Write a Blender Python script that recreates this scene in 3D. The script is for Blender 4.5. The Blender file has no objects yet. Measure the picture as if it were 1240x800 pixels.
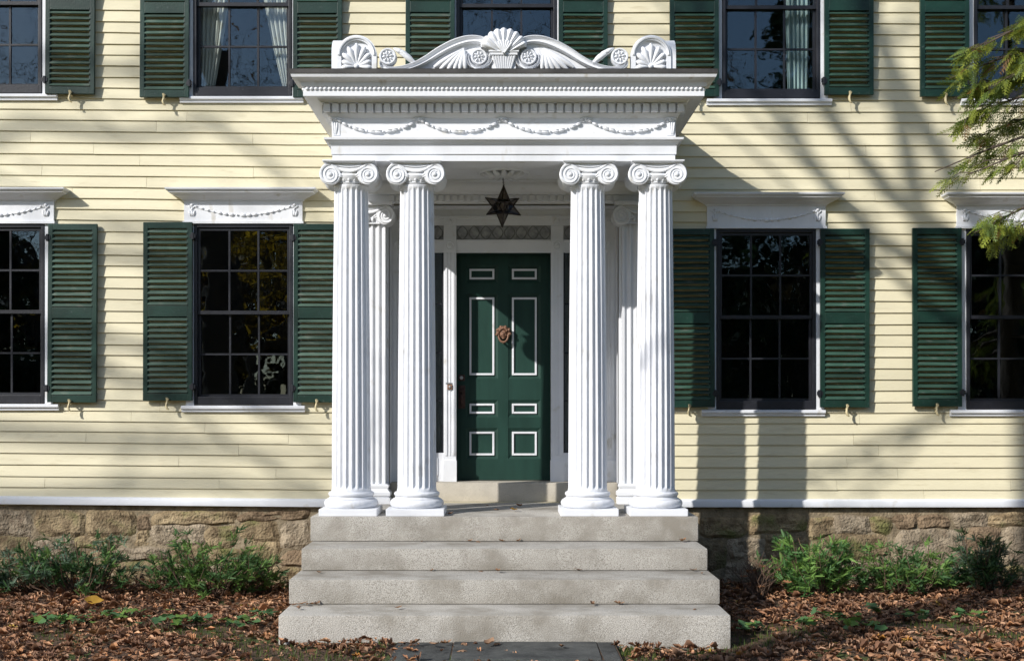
import bpy, bmesh, math, random
import numpy as np
from mathutils import Vector, Matrix

random.seed(7)
RNG = np.random.default_rng(11)
sc = bpy.context.scene
C = sc.collection
PI = math.pi

# ------------------------------------------------------------------ camera
F, DW, EYE, VX, HY = 1500.0, 12.5, 1.76, 610.0, 495.0     # focal (px of a 1240 wide frame), distance to the wall, eye height, vanishing point
cam = bpy.data.cameras.new('camera')
cam.sensor_width = 36.0
cam.lens = F / 1240 * 36
cam.shift_x = (620 - VX) / 1240
cam.shift_y = (HY - 400) / 1240
cam.clip_start = 0.1
cam.clip_end = 900
camo = bpy.data.objects.new('camera', cam)
C.objects.link(camo)
camo.location = (0, -DW, EYE)
camo.rotation_euler = (PI / 2, 0, 0)
sc.camera = camo

# ------------------------------------------------------------------ light
SUN = Vector((1.10, 1.0, -0.875)).normalized()             # the way the light travels
world = bpy.data.worlds.new('World')
sc.world = world
world.use_nodes = True
wn = world.node_tree.nodes
sky = wn.new('ShaderNodeTexSky')
sky.sky_type = 'NISHITA'
sky.sun_disc = False
sky.sun_elevation = math.asin(-SUN.z)
sky.sun_rotation = math.atan2(-SUN.x, -SUN.y)
sky.air_density = 1.0
sky.dust_density = 0.8
sky.ozone_density = 2.0
wn['Background'].inputs[1].default_value = 0.14
world.node_tree.links.new(sky.outputs[0], wn['Background'].inputs[0])
sl = bpy.data.lights.new('sun', 'SUN')
sl.energy = 5.0
sl.angle = math.radians(0.53)
sl.color = (1.0, 0.965, 0.915)
so = bpy.data.objects.new('sun', sl)
C.objects.link(so)
so.location = (-12, -11, 14)
so.rotation_euler = SUN.to_track_quat('-Z', 'Y').to_euler()
vs = sc.view_settings
vs.view_transform = 'Standard'
vs.look = 'None'
vs.gamma = 1
vs.use_curve_mapping = False
vs.exposure = 0.06
sc.cycles.use_denoising = True
sc.cycles.diffuse_bounces = 6
sc.cycles.max_bounces = 8
sc.cycles.transparent_max_bounces = 24
sc.cycles.caustics_reflective = False
sc.cycles.caustics_refractive = False


# ------------------------------------------------------------------ helpers
def P(px, py, D=0.0):
    """world point of a spot measured in the photograph, for a plane D metres in front of the house wall"""
    s = F / (DW - D)
    return Vector(((px - VX) / s, -D, EYE + (HY - py) / s))


def X(px, D=0.0):
    return (px - VX) * (DW - D) / F


def Z(py, D=0.0):
    return EYE + (HY - py) * (DW - D) / F


class MB:
    def __init__(self):
        self.v = []
        self.f = []

    def add(self, vs, fs):
        o = len(self.v)
        self.v += [tuple(p) for p in vs]
        self.f += [tuple(i + o for i in f) for f in fs]
        return self

    def box(self, x0, x1, y0, y1, z0, z1):
        if x0 > x1: x0, x1 = x1, x0
        if y0 > y1: y0, y1 = y1, y0
        if z0 > z1: z0, z1 = z1, z0
        return self.add([(x0, y0, z0), (x1, y0, z0), (x1, y1, z0), (x0, y1, z0), (x0, y0, z1), (x1, y0, z1), (x1, y1, z1), (x0, y1, z1)],
                        [(0, 3, 2, 1), (4, 5, 6, 7), (0, 1, 5, 4), (1, 2, 6, 5), (2, 3, 7, 6), (3, 0, 4, 7)])

    def xz(self, poly, y0, y1):
        """polygon in x,z pushed through from y0 (front) to y1 (back)"""
        n = len(poly)
        vs = [(x, y0, z) for x, z in poly] + [(x, y1, z) for x, z in poly]
        fs = [tuple(range(n)), tuple(range(2 * n - 1, n - 1, -1))]
        fs += [(i, i + n, (i + 1) % n + n, (i + 1) % n) for i in range(n)]
        return self.add(vs, fs)

    def along_x(self, prof, x0, x1):
        """closed profile in (y,z) drawn out from x0 to x1"""
        n = len(prof)
        vs = [(x0, y, z) for y, z in prof] + [(x1, y, z) for y, z in prof]
        fs = [tuple(range(n)), tuple(range(2 * n - 1, n - 1, -1))]
        fs += [(i, (i + 1) % n, (i + 1) % n + n, i + n) for i in range(n)]
        return self.add(vs, fs)

    def up(self, poly, z0, z1):
        """polygon in x,y drawn up"""
        n = len(poly)
        vs = [(x, y, z0) for x, y in poly] + [(x, y, z1) for x, y in poly]
        fs = [tuple(range(n - 1, -1, -1)), tuple(range(n, 2 * n))]
        fs += [(i, (i + 1) % n, (i + 1) % n + n, i + n) for i in range(n)]
        return self.add(vs, fs)

    def around(self, prof, h, d, cx=0.0, back=0.0):
        """moulding profile (projection, z) carried round three sides of a block: half width h, front at -d, returning to y=-back"""
        vs = []
        for p, z in prof:
            vs += [(cx - h - p, -back, z), (cx - h - p, -d - p, z), (cx + h + p, -d - p, z), (cx + h + p, -back, z)]
        fs = []
        for i in range(len(prof) - 1):
            for k in range(3):
                a = i * 4 + k
                fs.append((a, a + 1, a + 5, a + 4))
        return self.add(vs, fs)

    def lathe(self, prof, n=32, c=(0, 0, 0), axis='z'):
        vs = []
        for r, z in prof:
            for k in range(n):
                a = 2 * PI * k / n
                q = (r * math.cos(a), r * math.sin(a), z)
                if axis == 'y':
                    q = (q[0], z, q[1])
                vs.append((q[0] + c[0], q[1] + c[1], q[2] + c[2]))
        fs = []
        for i in range(len(prof) - 1):
            for k in range(n):
                fs.append((i * n + k, i * n + (k + 1) % n, (i + 1) * n + (k + 1) % n, (i + 1) * n + k))
        if prof[0][0] > 1e-5: fs.append(tuple(range(n - 1, -1, -1)))
        if prof[-1][0] > 1e-5: fs.append(tuple(range((len(prof) - 1) * n, len(prof) * n)))
        return self.add(vs, fs)

    def tube(self, pts, rad, n=8, flat=1.0):
        pts = [Vector(p) for p in pts]
        if not hasattr(rad, '__len__'): rad = [rad] * len(pts)
        t0 = (pts[1] - pts[0]).normalized()
        u = t0.orthogonal().normalized()
        vs = []
        for i, p in enumerate(pts):
            t = (pts[min(i + 1, len(pts) - 1)] - pts[max(i - 1, 0)]).normalized()
            u = (u - t * u.dot(t))
            u = u.normalized() if u.length > 1e-6 else t.orthogonal().normalized()
            w = t.cross(u)
            for k in range(n):
                a = 2 * PI * k / n
                q = u * math.cos(a) * rad[i] + w * math.sin(a) * rad[i]
                q.y *= flat
                vs.append(p + q)
        fs = []
        for i in range(len(pts) - 1):
            for k in range(n):
                fs.append((i * n + k, i * n + (k + 1) % n, (i + 1) * n + (k + 1) % n, (i + 1) * n + k))
        fs.append(tuple(range(n - 1, -1, -1)))
        fs.append(tuple(range((len(pts) - 1) * n, len(pts) * n)))
        return self.add(vs, fs)

    def blob(self, c, r, rot=0.0, n=10, m=6):
        """ellipsoid, radii r, turned by rot in the x,z plane"""
        vs, fs = [], []
        ca, sa = math.cos(rot), math.sin(rot)
        for j in range(m + 1):
            th = PI * j / m
            for k in range(n):
                a = 2 * PI * k / n
                x, y, z = r[0] * math.cos(th), r[1] * math.sin(th) * math.cos(a), r[2] * math.sin(th) * math.sin(a)
                vs.append((c[0] + x * ca - z * sa, c[1] + y, c[2] + x * sa + z * ca))
        for j in range(m):
            for k in range(n):
                fs.append((j * n + k, j * n + (k + 1) % n, (j + 1) * n + (k + 1) % n, (j + 1) * n + k))
        return self.add(vs, fs)

    def mesh(self, name, mat=None, smooth=None, bevel=0.0):
        me = bpy.data.meshes.new(name)
        bm = bmesh.new()
        bv = [bm.verts.new(p) for p in self.v]
        for f in self.f:
            try:
                bm.faces.new([bv[i] for i in f])
            except ValueError:
                pass
        bmesh.ops.recalc_face_normals(bm, faces=bm.faces)
        if bevel:
            es = [e for e in bm.edges if len(e.link_faces) == 2 and e.calc_face_angle(0) > 0.7]
            bmesh.ops.bevel(bm, geom=es, offset=bevel, segments=2, affect='EDGES', profile=0.6)
        bm.to_mesh(me)
        bm.free()
        if mat: me.materials.append(M[mat])
        if smooth:
            me.shade_smooth()
            me.set_sharp_from_angle(angle=math.radians(smooth))
        return me

    def build(self, name, mat, parent=None, smooth=None, bevel=0.0, loc=None):
        return link(name, self.mesh(name, mat, smooth, bevel), parent, loc)


def link(name, me, parent=None, loc=None, rot=None):
    o = bpy.data.objects.new(name, me)
    C.objects.link(o)
    if parent: o.parent = parent
    if loc: o.location = loc
    if rot: o.rotation_euler = rot
    return o


def tag(o, label=None, cat=None, group=None, kind=None):
    if label: o['label'] = label
    if cat: o['category'] = cat
    if group: o['group'] = group
    if kind: o['kind'] = kind
    return o


def thing(name, label, cat, loc=(0, 0, 0), group=None):
    o = bpy.data.objects.new(name, None)
    o.empty_display_size = 0.1
    C.objects.link(o)
    o.location = loc
    return tag(o, label, cat, group)


def np_mesh(name, V, T, mat, col=None):
    """triangle soup from numpy arrays; col is one colour for each vertex"""
    me = bpy.data.meshes.new(name)
    V = np.asarray(V, dtype=np.float32)
    T = np.asarray(T, dtype=np.int32)
    me.vertices.add(len(V))
    me.vertices.foreach_set('co', V.ravel())
    me.loops.add(len(T) * 3)
    me.loops.foreach_set('vertex_index', T.ravel())
    me.polygons.add(len(T))
    me.polygons.foreach_set('loop_start', np.arange(0, len(T) * 3, 3, dtype=np.int32))
    me.update(calc_edges=True)
    me.validate()
    if col is not None:
        ca = me.color_attributes.new('tint', 'FLOAT_COLOR', 'POINT')
        full = np.ones((len(V), 4), dtype=np.float32)
        full[:, :3] = col
        ca.data.foreach_set('color', full.ravel())
    me.materials.append(M[mat])
    return me


def scatter(tv, tt, mats, offs, cols):
    """copies of one small template: tv verts, tt triangles, mats (k,3,3), offs (k,3), cols (k,3)"""
    k, n = len(offs), len(tv)
    V = np.einsum('kij,nj->kni', mats, tv) + offs[:, None, :]
    T = (tt[None] + (np.arange(k) * n)[:, None, None]).reshape(-1, 3)
    return V.reshape(-1, 3), T, np.repeat(cols, n, axis=0)


def rotz(a):
    c, s, o, i = np.cos(a), np.sin(a), np.zeros_like(a), np.ones_like(a)
    return np.stack([np.stack([c, -s, o], -1), np.stack([s, c, o], -1), np.stack([o, o, i], -1)], -2)


def rotx(a):
    c, s, o, i = np.cos(a), np.sin(a), np.zeros_like(a), np.ones_like(a)
    return np.stack([np.stack([i, o, o], -1), np.stack([o, c, -s], -1), np.stack([o, s, c], -1)], -2)


def roty(a):
    c, s, o, i = np.cos(a), np.sin(a), np.zeros_like(a), np.ones_like(a)
    return np.stack([np.stack([c, o, s], -1), np.stack([o, i, o], -1), np.stack([-s, o, c], -1)], -2)


# ------------------------------------------------------------------ materials
M = {}


def nodes_of(name):
    m = bpy.data.materials.new(name)
    m.use_nodes = True
    M[name] = m
    return m, m.node_tree.nodes, m.node_tree.links, m.node_tree.nodes['Principled BSDF']


def paint(name, col, rough=0.5, var=0.06, scale=2.0, stretch=(1, 1, 1), bump=0.15, bscale=60, rand=0.0, col2=None, spots=None, metal=0.0, spec=0.4, lo=0.35, hi=0.65, dist=0.004):
    m, N, L, b = nodes_of(name)
    tc = N.new('ShaderNodeTexCoord')
    mp = N.new('ShaderNodeMapping')
    mp.inputs['Scale'].default_value = stretch
    L.new(tc.outputs['Object'], mp.inputs['Vector'])
    oi = N.new('ShaderNodeObjectInfo')
    off = N.new('ShaderNodeVectorMath')
    off.operation = 'SCALE'
    off.inputs[0].default_value = (31, 17, 23)
    L.new(oi.outputs['Random'], off.inputs['Scale'])
    L.new(off.outputs[0], mp.inputs['Location'])
    nz = N.new('ShaderNodeTexNoise')
    nz.inputs['Scale'].default_value = scale
    nz.inputs['Detail'].default_value = 6
    nz.inputs['Roughness'].default_value = 0.6
    L.new(mp.outputs[0], nz.inputs['Vector'])
    rp = N.new('ShaderNodeValToRGB')
    a = [c * (1 - var) for c in col] if col2 is None else col
    c2 = [min(1, c * (1 + var)) for c in col] if col2 is None else col2
    rp.color_ramp.elements[0].position = lo
    rp.color_ramp.elements[1].position = hi
    rp.color_ramp.elements[0].color = (*a, 1)
    rp.color_ramp.elements[1].color = (*c2, 1)
    L.new(nz.outputs['Fac'], rp.inputs[0])
    out = rp.outputs[0]
    if spots:                                                     # fine specks: (colour, scale, threshold, softness)
        n2 = N.new('ShaderNodeTexNoise')
        n2.inputs['Scale'].default_value = spots[1]
        n2.inputs['Detail'].default_value = 3
        L.new(mp.outputs[0], n2.inputs['Vector'])
        r2 = N.new('ShaderNodeValToRGB')
        r2.color_ramp.elements[0].position = spots[2]
        r2.color_ramp.elements[1].position = spots[2] + spots[3]
        L.new(n2.outputs['Fac'], r2.inputs[0])
        mx = N.new('ShaderNodeMix')
        mx.data_type = 'RGBA'
        L.new(r2.outputs[0], mx.inputs['Factor'])
        L.new(out, mx.inputs['A'])
        mx.inputs['B'].default_value = (*spots[0], 1)
        out = mx.outputs['Result']
    if rand:
        mr = N.new('ShaderNodeMapRange')
        mr.inputs['To Min'].default_value = 1 - rand
        mr.inputs['To Max'].default_value = 1 + rand
        L.new(oi.outputs['Random'], mr.inputs['Value'])
        ml = N.new('ShaderNodeVectorMath')
        ml.operation = 'SCALE'
        L.new(out, ml.inputs[0])
        L.new(mr.outputs[0], ml.inputs['Scale'])
        out = ml.outputs[0]
    L.new(out, b.inputs['Base Color'])
    b.inputs['Roughness'].default_value = rough
    b.inputs['Metallic'].default_value = metal
    b.inputs['Specular IOR Level'].default_value = spec
    if bump:
        n3 = N.new('ShaderNodeTexNoise')
        n3.inputs['Scale'].default_value = bscale
        n3.inputs['Detail'].default_value = 5
        L.new(mp.outputs[0], n3.inputs['Vector'])
        bp = N.new('ShaderNodeBump')
        bp.inputs['Strength'].default_value = bump
        bp.inputs['Distance'].default_value = dist
        L.new(n3.outputs['Fac'], bp.inputs['Height'])
        L.new(bp.outputs[0], b.inputs['Normal'])
    return m


paint('cream', (0.675, 0.618, 0.435), rough=0.6, var=0.06, scale=1.6, stretch=(0.5, 1, 3), bump=0.45, bscale=45, rand=0.05,
      spots=((0.57, 0.51, 0.345), 8, 0.60, 0.18))
paint('white', (0.735, 0.75, 0.78), rough=0.5, var=0.035, scale=3, bump=0.3, bscale=38, spots=((0.60, 0.59, 0.56), 7, 0.64, 0.14))
paint('column_white', (0.72, 0.735, 0.77), rough=0.5, var=0.05, scale=4, stretch=(1, 1, 0.5), bump=0.8, bscale=16, spots=((0.57, 0.565, 0.56), 9, 0.61, 0.14), dist=0.010)
paint('white_worn', (0.72, 0.735, 0.765), rough=0.55, var=0.05, scale=4, stretch=(1, 1, 0.35), bump=0.5, bscale=26,
      spots=((0.56, 0.54, 0.50), 8, 0.63, 0.12))
paint('shutter_green', (0.0075, 0.031, 0.0215), rough=0.42, var=0.3, scale=3, bump=0.4, bscale=70, rand=0.18, spots=((0.045, 0.07, 0.063), 30, 0.64, 0.12))
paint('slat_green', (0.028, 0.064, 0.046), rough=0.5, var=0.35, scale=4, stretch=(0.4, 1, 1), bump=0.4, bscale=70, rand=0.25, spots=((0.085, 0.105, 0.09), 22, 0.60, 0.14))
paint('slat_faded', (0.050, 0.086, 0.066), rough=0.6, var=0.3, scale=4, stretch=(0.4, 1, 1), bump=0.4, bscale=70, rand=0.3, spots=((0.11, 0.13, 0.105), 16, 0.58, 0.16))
paint('door_green', (0.0145, 0.046, 0.035), rough=0.5, spec=0.25, var=0.12, scale=3, stretch=(3, 1, 0.5), bump=0.3, bscale=50)
paint('sash_black', (0.016, 0.017, 0.022), rough=0.42, var=0.3, scale=5, bump=0.3, bscale=60, spots=((0.07, 0.07, 0.075), 24, 0.68, 0.1))
paint('lead_roof', (0.06, 0.057, 0.055), rough=0.6, var=0.3, scale=4, bump=0.3, bscale=30)
paint('granite', (0.255, 0.23, 0.19), rough=0.9, scale=2.4, col2=(0.49, 0.465, 0.42), bump=1.0, bscale=120, lo=0.34, hi=0.57,
      spots=((0.25, 0.232, 0.20), 160, 0.47, 0.14), rand=0.06, dist=0.006)
paint('sill_stone', (0.46, 0.42, 0.35), rough=0.8, var=0.14, scale=4, bump=0.4, bscale=90, spots=((0.34, 0.31, 0.26), 120, 0.6, 0.1))
paint('rubble', (0.15, 0.105, 0.057), rough=0.92, scale=8, col2=(0.40, 0.305, 0.18), bump=1.0, bscale=42, rand=0.16, dist=0.03,
      spots=((0.15, 0.145, 0.05), 4.0, 0.52, 0.16))
paint('rubble_grey', (0.17, 0.13, 0.085), rough=0.92, scale=9, col2=(0.40, 0.325, 0.23), bump=1.0, bscale=42, rand=0.12, dist=0.03,
      spots=((0.17, 0.12, 0.08), 6, 0.6, 0.14))
paint('rubble_rust', (0.13, 0.088, 0.052), rough=0.92, scale=9, col2=(0.28, 0.20, 0.125), bump=1.0, bscale=42, rand=0.15, dist=0.03)
paint('mortar', (0.17, 0.13, 0.08), rough=0.95, scale=8, col2=(0.33, 0.265, 0.175), bump=1.0, bscale=40, dist=0.015)
paint('slate', (0.03, 0.032, 0.032), rough=0.7, scale=5, col2=(0.085, 0.088, 0.083), bump=0.7, bscale=18, rand=0.2, dist=0.01)
paint('soil', (0.050, 0.030, 0.018), rough=0.95, scale=14, col2=(0.12, 0.070, 0.042), bump=1.0, bscale=30, dist=0.03,
      spots=((0.055, 0.075, 0.016), 2.2, 0.56, 0.08))
paint('lawn', (0.13, 0.14, 0.045), rough=0.95, scale=3, col2=(0.27, 0.22, 0.10), bump=1.0, bscale=25, dist=0.03)  # kept pale, since the added lawn sheet throws light back at the porch
paint('bark', (0.085, 0.065, 0.05), rough=0.95, var=0.3, scale=9, stretch=(1, 1, 0.25), bump=1.0, bscale=18, dist=0.03)
paint('twig', (0.12, 0.075, 0.05), rough=0.9, var=0.3, scale=12)
paint('dark_metal', (0.035, 0.026, 0.022), rough=0.5, var=0.3, scale=12, metal=0.6)
paint('bronze_red', (0.205, 0.108, 0.066), rough=0.55, var=0.3, scale=40, bump=0.5, bscale=120, spots=((0.16, 0.07, 0.045), 50, 0.58, 0.1))
paint('old_bronze', (0.075, 0.042, 0.034), rough=0.5, var=0.35, scale=40, metal=0.5)
paint('steel', (0.5, 0.5, 0.5), rough=0.35, metal=0.8)
paint('dog_cream', (0.55, 0.47, 0.28), rough=0.6, var=0.15, scale=20)
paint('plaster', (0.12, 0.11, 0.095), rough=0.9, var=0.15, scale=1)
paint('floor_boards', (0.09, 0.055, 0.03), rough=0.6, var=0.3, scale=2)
paint('curtain_white', (0.74, 0.72, 0.70), rough=0.9, var=0.1, scale=3, stretch=(6, 1, 0.4), bump=0.2)
paint('curtain_blue', (0.50, 0.62, 0.66), rough=0.9, var=0.1, scale=3, stretch=(6, 1, 0.4), bump=0.2)
paint('etched_glass', (0.20, 0.205, 0.21), rough=0.35, scale=16, col2=(0.40, 0.405, 0.41), bump=0.6, bscale=30)
paint('transom_lead', (0.16, 0.16, 0.155), rough=0.5, var=0.2, scale=10)


def glass_mat(name, tint, ior, wav, wscale, haze=0.0):
    m, N, L, b = nodes_of(name)
    N.remove(b)
    tr = N.new('ShaderNodeBsdfTransparent')
    tr.inputs[0].default_value = (*tint, 1)
    gl = N.new('ShaderNodeBsdfGlossy')
    gl.inputs['Roughness'].default_value = 0.015
    gl.inputs['Color'].default_value = (0.72, 0.87, 1.0, 1)  # sky blue put into the reflection colour, so mirrored sky looks bluer
    fr = N.new('ShaderNodeFresnel')
    ge = N.new('ShaderNodeNewGeometry')
    mi = N.new('ShaderNodeMapRange')
    mi.inputs['To Min'].default_value = ior
    mi.inputs['To Max'].default_value = 1.0 / ior
    L.new(ge.outputs['Backfacing'], mi.inputs['Value'])
    L.new(mi.outputs[0], fr.inputs['IOR'])
    tc = N.new('ShaderNodeTexCoord')
    oi = N.new('ShaderNodeObjectInfo')
    va = N.new('ShaderNodeVectorMath')
    va.operation = 'MULTIPLY_ADD'
    va.inputs[1].default_value = (9, 13, 7)
    L.new(oi.outputs['Location'], va.inputs[0])
    L.new(tc.outputs['Object'], va.inputs[2])
    nz = N.new('ShaderNodeTexNoise')
    nz.inputs['Scale'].default_value = wscale
    nz.inputs['Detail'].default_value = 1.5
    L.new(va.outputs[0], nz.inputs['Vector'])
    bp = N.new('ShaderNodeBump')
    bp.inputs['Strength'].default_value = wav
    bp.inputs['Distance'].default_value = 0.02
    L.new(nz.outputs['Fac'], bp.inputs['Height'])
    L.new(bp.outputs[0], gl.inputs['Normal'])
    mx = N.new('ShaderNodeMixShader')
    L.new(fr.outputs[0], mx.inputs[0])
    L.new(tr.outputs[0], mx.inputs[1])
    L.new(gl.outputs[0], mx.inputs[2])
    L.new(mx.outputs[0], N['Material Output'].inputs[0])


glass_mat('window_glass', (0.86, 0.89, 0.87), 1.66, 0.10, 4.0)
glass_mat('lantern_glass', (0.45, 0.41, 0.37), 1.25, 0.2, 20.0)


def foliage(name, rough=0.6, trans=0.35):
    m, N, L, b = nodes_of(name)
    at = N.new('ShaderNodeAttribute')
    at.attribute_name = 'tint'
    L.new(at.outputs['Color'], b.inputs['Base Color'])
    b.inputs['Roughness'].default_value = rough
    b.inputs['Specular IOR Level'].default_value = 0.3
    if trans:
        t = N.new('ShaderNodeBsdfTranslucent')
        L.new(at.outputs['Color'], t.inputs['Color'])
        mx = N.new('ShaderNodeMixShader')
        mx.inputs[0].default_value = trans
        L.new(b.outputs[0], mx.inputs[1])
        L.new(t.outputs[0], mx.inputs[2])
        L.new(mx.outputs[0], N['Material Output'].inputs[0])


foliage('leaf', 0.55, 0.35)
foliage('dry_leaf', 0.75, 0.12)
foliage('gold_leaf', 0.6, 0.6)


# ------------------------------------------------------------------ ground, path
def gz(x, y):
    return 0.022 * math.sin(x * 1.3 + 0.4) * math.cos(y * 1.1) + 0.012 * math.sin(x * 3.7 + y * 2.3) - 0.012


mb = MB()
xs = sorted(set(np.round(np.concatenate([np.linspace(-160, -10, 16), np.linspace(-10, 10, 81), np.linspace(10, 160, 16)]), 4)))
ys = sorted(set(np.round(np.concatenate([np.linspace(-200, -7, 22), np.linspace(-7, 0.6, 32), [10, 40]]), 4)))
vs = [(x, y, gz(x, y) if -9.8 < x < 9.8 and -6.9 < y < 0.65 else -0.02) for y in ys for x in xs]
nx = len(xs)
fs = [(j * nx + i, j * nx + i + 1, (j + 1) * nx + i + 1, (j + 1) * nx + i) for j in range(len(ys) - 1) for i in range(nx - 1)]
g = mb.add(vs, fs).build('ground', 'soil', smooth=60)
tag(g, 'brown soil and moss bed in front of the house', kind='structure')

bounce_lawn = MB().add([(-160, -200, 0.0), (160, -200, 0.0), (160, -5.0, 0.004), (-160, -5.0, 0.004)], [(0, 1, 2, 3)]).build('lawn', 'lawn')  # sheet added out of view to bounce sunlight up into the porch
tag(bounce_lawn, 'unseen dry lawn added in front of the house to bounce light', kind='structure')
path = MB().box(-0.83, 0.83, -6.6, -3.20, -0.25, 0.012).build('path', 'soil')
tag(path, 'dark slate flagstone path leading to the granite steps', kind='structure')
px_rows = [(-3.21, -3.86, [-0.80, -0.375, 0.695, 0.82]), (-3.88, -4.5, [-0.81, 0.1, 0.82]), (-4.52, -5.2, [-0.80, -0.3, 0.3, 0.81]), (-5.22, -6.5, [-0.81, 0.05, 0.80])]
for y1, y0, cuts in px_rows:
    for a, c in zip(cuts[:-1], cuts[1:]):
        j = lambda: random.uniform(-0.006, 0.006)
        MB().up([(a + 0.006 + j(), y0 + j()), (c - 0.006 + j(), y0 + j()), (c - 0.006 + j(), y1 + j()), (a + 0.006 + j(), y1 + j())], -0.03, 0.018 + j() * 0.5).build('flagstone', 'slate', path, bevel=0.006)

# ------------------------------------------------------------------ granite steps
FLOOR = EYE - 0.945
TOPS = [FLOOR, EYE - 1.163, EYE - 1.348, EYE - 1.544]
FR = [1.615, 2.17, 2.70, 3.223]
HW = 1.70
step_labels = ['grey granite slab under the white columns, top of the steps',
               'second granite step from the top, just below the columns\' slab',
               'third granite step from the top, above the lowest one',
               'lowest granite step, resting on the leaf-strewn ground by the path']


def slab(x0, x1, y0, y1, z0, z1, seed):
    """hewn block: bevelled, with a slightly wavering front edge"""
    rnd = random.Random(seed)
    n = 26
    top = []
    for i in range(n + 1):
        x = x0 + (x1 - x0) * i / n
        w = (rnd.uniform(-1, 1) * 0.004) if 0 < i < n else 0
        top.append((x, y0 + w))
    poly = top + [(x1, y1), (x0, y1)]
    return MB().up(poly, z0, z1)


for i in range(4):
    back = 0.40 if i == 0 else -FR[i - 1] + 0.25
    z0 = TOPS[i + 1] - 0.0 if i < 3 else -0.12
    yb = 0.0 if i == 0 else -FR[i - 1] + 0.20
    st = slab(-HW + 0.012 * (i % 2), HW + 0.01 * ((i + 1) % 2), -FR[i], yb, z0 + 0.003, TOPS[i], 40 + i).build('granite_step', 'granite', smooth=40, bevel=0.011)
    tag(st, step_labels[i], 'step', 'granite entrance steps')
    if i:   # rubble core so that nothing is hollow
        pass
core = MB().box(-1.55, 1.55, -1.45, 0.6, -0.1, TOPS[1] - 0.0).box(-1.55, 1.55, -2.0, -1.46, -0.1, TOPS[2]).build('step_core', 'mortar')
tag(core, 'rough masonry bed hidden beneath the granite steps', kind='structure')

# ------------------------------------------------------------------ the house
house = thing('house', 'cream clapboard house with green shutters and black sash windows', 'house')


def tilt(x):
    return (-x - 1.6) * 0.009 if x < -1.6 else (0.0 if x < 1.6 else -(x - 1.6) * 0.0)


# windows: frame left, right, top, bottom in photo pixels on the wall plane; hood flag
WIN = [
    dict(l=-64, r=55, t=272, b=488, hood=True, sill=(-78, 73)),
    dict(l=236, r=355, t=272, b=490, hood=True, sill=(221, 370)),
    dict(l=867, r=987, t=278, b=495, hood=True, sill=(849, 998)),
    dict(l=1169, r=1288, t=278, b=495, hood=True, sill=(1149, 1302)),
    dict(l=-64, r=52, t=-100, b=114, hood=False, sill=(-80, 71)),
    dict(l=235, r=354, t=-100, b=117, hood=False, sill=(219, 368)),
    dict(l=553, r=674, t=-98, b=118, hood=False, sill=(538, 690)),
    dict(l=874, r=992, t=-96, b=120, hood=False, sill=(855, 1006)),
    dict(l=1178, r=1297, t=-96, b=120, hood=False, sill=(1162, 1312)),
]
openings = []
for w in WIN:
    w['x0'], w['x1'], w['z0'], w['z1'] = X(w['l']), X(w['r']), Z(w['b']), Z(w['t'])
    openings.append((w['x0'] + 0.01, w['x1'] - 0.01, w['z0'] - 0.02, w['z1'] + 0.02))
REC = 1.16
RTOP = EYE + 2.066
door_open = (-REC, REC, FLOOR, RTOP)

# sheathing behind the boards, with holes
WL, WT, WB = 9.0, 7.7, EYE - 0.97
cx = sorted({-WL, WL, *[o[0] for o in openings], *[o[1] for o in openings], -REC, REC})
cz = sorted({WB, WT, *[o[2] for o in openings], *[o[3] for o in openings], FLOOR, RTOP})
mb = MB()
for i in range(len(cx) - 1):
    for j in range(len(cz) - 1):
        mx_, mz_ = (cx[i] + cx[i + 1]) / 2, (cz[j] + cz[j + 1]) / 2
        if any(o[0] < mx_ < o[1] and o[2] < mz_ < o[3] for o in openings + [door_open]): continue
        mb.box(cx[i], cx[i + 1], 0.004, 0.10, cz[j], cz[j + 1])
mb.build('sheathing', 'cream', house)

# clapboards
cut = [(o[0], o[1], o[2], o[3]) for o in openings]
for w in WIN:
    if w['hood']:
        cut.append((w['x0'] - 0.05, w['x1'] + 0.05, w['z1'] - 0.02, w['z1'] + 0.2))
cut.append((-1.47, 1.47, 0, EYE + 2.80))
board_rest = MB()
nboard = 0


def board(mbx, x0, x1, z0, e):
    xsn = [x0 + (x1 - x0) * k / 3 for k in range(4)]
    vs_, fs_ = [], []
    lift = random.uniform(-0.0015, 0.0015)
    jj = [random.uniform(-0.0028, 0.0028) for _ in range(4)]
    for k, x in enumerate(xsn):
        t = tilt(x)
        vs_ += [(x, -0.023 + lift, z0 + t + jj[k]), (x, -0.005, z0 + e + 0.012 + t), (x, 0.002, z0 + e + 0.012 + t), (x, 0.002, z0 + t + jj[k])]
    for k in range(3):
        a = k * 4
        for q in range(4):
            fs_.append((a + q, a + (q + 1) % 4, a + 4 + (q + 1) % 4, a + 4 + q))
    fs_ += [(3, 2, 1, 0), (12, 13, 14, 15)]
    mbx.add(vs_, fs_)


z = EYE - 0.925
row = 0
while z < WT:
    e = 0.1117 + random.uniform(-0.006, 0.006)
    zm = z + e * 0.5
    segs = [(-WL, WL)]
    for a, b_, c0, c1 in cut:
        if c0 < zm < c1:
            new = []
            for s0, s1 in segs:
                if b_ <= s0 or a >= s1:
                    new.append((s0, s1))
                else:
                    if a > s0: new.append((s0, a))
                    if b_ < s1: new.append((b_, s1))
            segs = new
    for s0, s1 in segs:
        x = s0
        while x < s1 - 0.01:
            ln = random.uniform(1.7, 3.9)
            nxt = min(s1, x + ln)
            if s1 - nxt < 0.5: nxt = s1
            if nxt < s1: end = nxt - 0.0025
            else: end = nxt
            vis = end > -5.2 and x < 5.35 and z < 5.95
            if vis and nboard < 299:
                m_ = MB()
                board(m_, x, end, z, e)
                m_.build('clapboard', 'cream', house)
                nboard += 1
            else:
                board(board_rest, x, end, z, e)
            x = nxt
    z += e
    row += 1
o = board_rest.build('clapboards', 'cream', house)
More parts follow.
